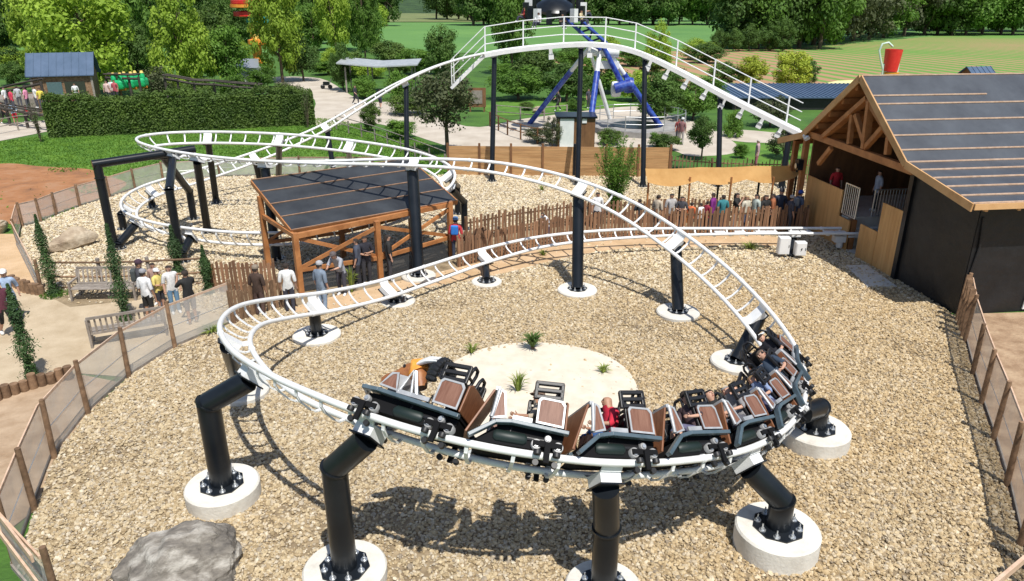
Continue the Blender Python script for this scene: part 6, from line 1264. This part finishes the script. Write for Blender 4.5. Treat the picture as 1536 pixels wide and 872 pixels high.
T_ = [  # label, foot x, foot y, top y, width px, kind, shape, var, trunk fraction, absolute height
 ('big pale green spreading tree behind the ticket cabin', 140, 148, 0, 168, 'light', 'oval', 0, .08, 12.2), ('second pale tree leaning over the ticket cabin from the left', 75, 140, 10, 90, 'light', 'oval', 1, .1, 11),
 ('tall pale green tree left of the tower ride', 282, 138, 0, 104, 'light', 'poplar', 0, .06, 12.6), ('tall pale green tree right of the tower ride', 424, 124, 0, 92, 'light', 'poplar', 1, .08, 13.6), ('pale green tree near the plaza path, left of centre', 505, 96, 4, 66, 'light', 'oval', 1, .1, 14), ('mid green tree touching the top edge left of the meadow', 548, 92, 0, 54, 'mid', 'poplar', 2, .1, 14),
 ('mid green tree in front of the tower ride', 345, 134, 34, 84, 'mid', 'round', 0, .1, 0), ('dark round tree between the two pale trees at the left', 213, 132, 28, 62, 'dark', 'round', 1, .1, 0), ('olive green bush above the kiddie coaster track', 238, 150, 96, 62, 'olive', 'round', 2, .05, 0),
 ('small dark tree at the right end of the kiddie coaster', 392, 132, 96, 50, 'mid', 'round', 1, .05, 0), ('dark leaved tree left of the plaza bend', 455, 122, 50, 62, 'dark', 'round', 2, .08, 0), ('dark tree right of the plaza bend', 515, 136, 62, 46, 'dark', 'oval', 0, .06, 0),
 ('bright round shrub beside the plaza path', 548, 148, 112, 46, 'mid', 'round', 0, .02, 0), ('mid green bush in front of the pavilion', 600, 150, 102, 50, 'mid', 'round', 1, .02, 0), ('low bush right of the walking person', 612, 172, 134, 72, 'hedge', 'round', 2, .02, 0),
 ('dark conical tree below the meadow', 665, 122, 36, 62, 'dark', 'oval', 1, .05, 0), ('bush below the meadow, left of the dark conical tree', 625, 112, 70, 64, 'mid', 'round', 2, .04, 0), ('bushy tree above the pavilion', 585, 104, 58, 66, 'hedge', 'round', 0, .05, 0),
 ('mid green tree behind the head of the drop', 768, 112, 0, 76, 'mid', 'oval', 2, .06, 12), ('sparse olive tree with a visible trunk behind the drop', 672, 232, 96, 112, 'olive', 'round', 0, .26, 0), 
 ('young green shrub between track and plaza', 557, 198, 150, 36, 'hedge', 'oval', 1, .05, 0), ('green bush under the drop beside the wire fence', 600, 208, 178, 60, 'mid', 'round', 0, .02, 0),
 ('big rounded bush left of the ride leg', 778, 150, 96, 96, 'mid', 'round', 1, .03, 0), ('dense bush between the ride legs', 850, 152, 92, 88, 'dark', 'round', 2, .03, 0), ('bush behind the white ride frame', 800, 128, 74, 80, 'hedge', 'round', 0, .03, 0), ('bush behind the hub of the blue ride', 900, 140, 84, 84, 'mid', 'round', 2, .03, 0),
 ('dark bushy tree right of the counterweight', 985, 184, 106, 92, 'dark', 'oval', 0, .05, 0), ('bright shrub between the blue legs', 950, 152, 104, 70, 'light', 'round', 0, .03, 0), ('mid green shrub behind the first lift post', 1040, 180, 116, 76, 'mid', 'round', 1, .04, 0), ('small dark tree on the path edge right of the ride railing', 1052, 240, 170, 48, 'dark', 'round', 0, .22, 0),
 ('conical green shrub left of the ride lawn', 1098, 206, 146, 40, 'mid', 'cone', 0, .02, 0), ('bush behind the last lift post', 1175, 238, 190, 58, 'olive', 'round', 1, .04, 0), ('tree with brownish leaves in front of the long hall', 1155, 190, 142, 70, 'olive', 'round', 2, .08, 0), ('bush on the ride lawn near the paling fence', 1110, 238, 214, 28, 'mid', 'round', 0, .02, 0), ('shrub beside the end of the board fence', 1000, 226, 200, 46, 'hedge', 'round', 1, .02, 0), ('low dark shrub in front of the operator hut', 806, 214, 190, 52, 'olive', 'round', 1, .02, 0), ('tall grassy shrub left of the operator hut', 828, 222, 172, 34, 'olive', 'oval', 2, .02, 0),
 ('shrub screening the left of the ride platform', 915, 218, 190, 44, 'hedge', 'round', 2, .02, 0), ('shrub screening the right of the ride platform', 985, 222, 198, 40, 'mid', 'round', 0, .02, 0),
 ('low round bush on the ride lawn left of the walker', 790, 166, 152, 26, 'hedge', 'round', 0, .02, 0), ('round clipped bush right of the dark walker', 862, 166, 146, 32, 'mid', 'round', 1, .02, 0),
 ('bright yellow tree, the left one of the pair before the crop field', 1126, 132, 80, 54, 'yellow', 'oval', 0, .05, 0), ('bright yellow tree, the right and larger one of the pair', 1186, 138, 72, 66, 'yellow', 'oval', 1, .05, 0), ('dark tree just behind the larger yellow tree', 1212, 130, 88, 36, 'dark', 'round', 0, .05, 0),
 ('slim bright green tree beside the lift railing', 985, 112, 24, 46, 'light', 'poplar', 2, .08, 0), ('dark green tree above the far end of the lift', 1085, 130, 92, 60, 'dark', 'round', 1, .05, 0), ('dark shrub below the lift at the right', 1010, 140, 100, 64, 'dark', 'round', 2, .05, 0), ('dark shrub next to the hall wall', 1062, 160, 112, 60, 'mid', 'round', 0, .05, 0),
 ('dark tree in the top left corner', 8, 90, 0, 90, 'dark', 'round', 0, .1, 12), ('leafy tree at the left edge behind the queue', 22, 128, 92, 46, 'dark', 'round', 1, .05, 0), ('yellow-green shrub left of the cabin', 46, 120, 96, 36, 'light', 'round', 2, .05, 0), ('mid green tree behind the big pale tree', 200, 110, 0, 100, 'mid', 'round', 2, .1, 14), ('dark tree at the top edge right of the cabin', 235, 92, 0, 70, 'dark', 'round', 0, .1, 15), ('mid green bush above the clipped hedge', 300, 156, 116, 74, 'hedge', 'round', 2, .04, 0), ('bush between kiosk and hedge', 352, 150, 110, 56, 'mid', 'round', 0, .04, 0), ('loose brownish bush behind the right end of the hedge', 430, 158, 122, 60, 'olive', 'round', 1, .04, 0), ('bush with bright tips behind the hedge', 262, 146, 112, 50, 'light', 'round', 1, .04, 0),
]
for (lab, px, py, top, wpx, kind, shp, var, trk, ah) in T_: tree_px(lab, px, py, top, wpx, kind, shp, var, trk, h=ah or None, name='shrub' if trk < .045 else None, cat='shrub' if trk < .045 else 'tree')
r_ = random.Random(3)
for i in range(34):
    px = r_.choice([r_.uniform(440, 660), r_.uniform(-40, 440), r_.uniform(730, 1080)]); py = r_.uniform(88, 118); 
    lab = 'green shrub of the planted belt, ' + ('low' if py > 103 else 'higher') + ' in it, ' + where_(px)
    lab = next((q for q in (lab, lab.replace('green', 'small green'), lab.replace('green', 'full green'), lab.replace('green', 'rounded green'), lab.replace('green', 'loose green')) if q not in USED), lab); USED.add(lab)
    tree_px(lab, px, py, py - r_.uniform(22, 40), r_.uniform(40, 70), r_.choice(['mid', 'hedge', 'dark', 'mid', 'light']), 'round', r_.randrange(3), .04, 'shrubs of the planted belt', 'shrub', 'shrub')
# far woods: separate trees of the wood edge
CW_ = {'dark': 'dark green', 'mid': 'mid green', 'olive': 'grey-green', 'light': 'pale green', 'hedge': 'green'}
def wood(x0, x1, yb, h0, h1, step, kinds, where, grp, rows=1):
    for k in range(rows):
        px = x0 + r_.uniform(0, step)
        while px < x1:
            y = yb(px) - k * 6 + r_.uniform(-1, 1); f = U(px, max(4, y)); h = r_.uniform(h0, h1); kd = r_.choice(kinds); q = (h - h0) / (h1 - h0); wr = r_.uniform(.75, 1.0)
            ads = [a_ for a_ in ('short' if q < .33 else 'tall' if q > .66 else '', 'slim' if wr < .83 else 'broad' if wr > .92 else '') if a_]; tail_ = CW_[kd] + ' tree ' + where + (', front row, ' if k == 0 else ', back row, ') + where_(px)
            while ads and len((' '.join(ads) + ' ' + tail_).split()) > 16: ads.pop()
            lab = (' '.join(ads) + ' ' + tail_).strip()
            if lab in USED: lab = lab.replace(', front row', ', front row, right one').replace(', back row', ', back row right one')
            
            if len(lab.split()) > 16 or len(lab.replace('-', ' ').split()) > 16: lab = lab.replace(', front row,', ' in front,').replace(', back row,', ' behind,')
            if len(lab.replace('-', ' ').split()) > 16: lab = lab.split(' ', 1)[1] if lab.split()[0] in ('short', 'tall', 'slim', 'broad') else lab
            if len(lab.replace('-', ' ').split()) > 16: lab = lab.replace('dark green', 'dark').replace('mid green', 'green')
            USED.add(lab)
            plant_tree(lab, f, h, h * wr, kd, 'round' if r_.random() < .6 else 'oval', r_.randrange(3), .03, group=grp); px += step * r_.uniform(.7, 1.2)
wood(1085, 1240, lambda x: 74, 15, 20, 30, ['dark', 'dark', 'mid'], 'near the crop corner', 'trees of the near wood corner', 2)
wood(1210, 1400, lambda x: 70 - (x - 1210) * .1, 15, 21, 26, ['dark', 'olive', 'mid', 'olive'], 'above the crop field', 'trees at the upper edge of the crop field', 2)
wood(1380, 1560, lambda x: 53, 16, 22, 26, ['dark', 'dark', 'mid'], 'upper right', 'trees of the wood at the top right', 2)
wood(640, 1100, lambda x: 38 if x > 700 else 30, 16, 26, 22, ['dark', 'dark', 'mid'], 'above the meadow', 'trees of the wood above the meadow', 2)
wood(-60, 600, lambda x: 40, 17, 26, 30, ['dark', 'mid', 'dark'], 'upper left', 'trees of the far wood at the top left', 1)
wood(-60, 560, lambda x: 74 + 6 * math.sin(x), 8, 12, 42, ['mid', 'dark', 'hedge', 'light', 'mid'], 'behind the pale trees', 'trees behind the pale trees', 2)
wood(1060, 1190, lambda x: 78, 4, 6, 26, ['dark'], 'edging the crops', 'bushes along the crop field edge')
hm = MB(); hx_ = np.linspace(-900, 900, 40)
for a, b in zip(hx_[:-1], hx_[1:]):
    za = 34 + 8 * math.sin(a * .011); zb_ = 34 + 8 * math.sin(b * .011); hm.add([(a, 520, -1), (b, 520, -1), (b, 900, zb_), (a, 900, za)], [(0, 1, 2, 3)])
struct('hills', hm, mat('far_wood', (.012, .035, .008), (.04, .085, .02), .12, .95, bump=2, bscale=.15, detail=10))
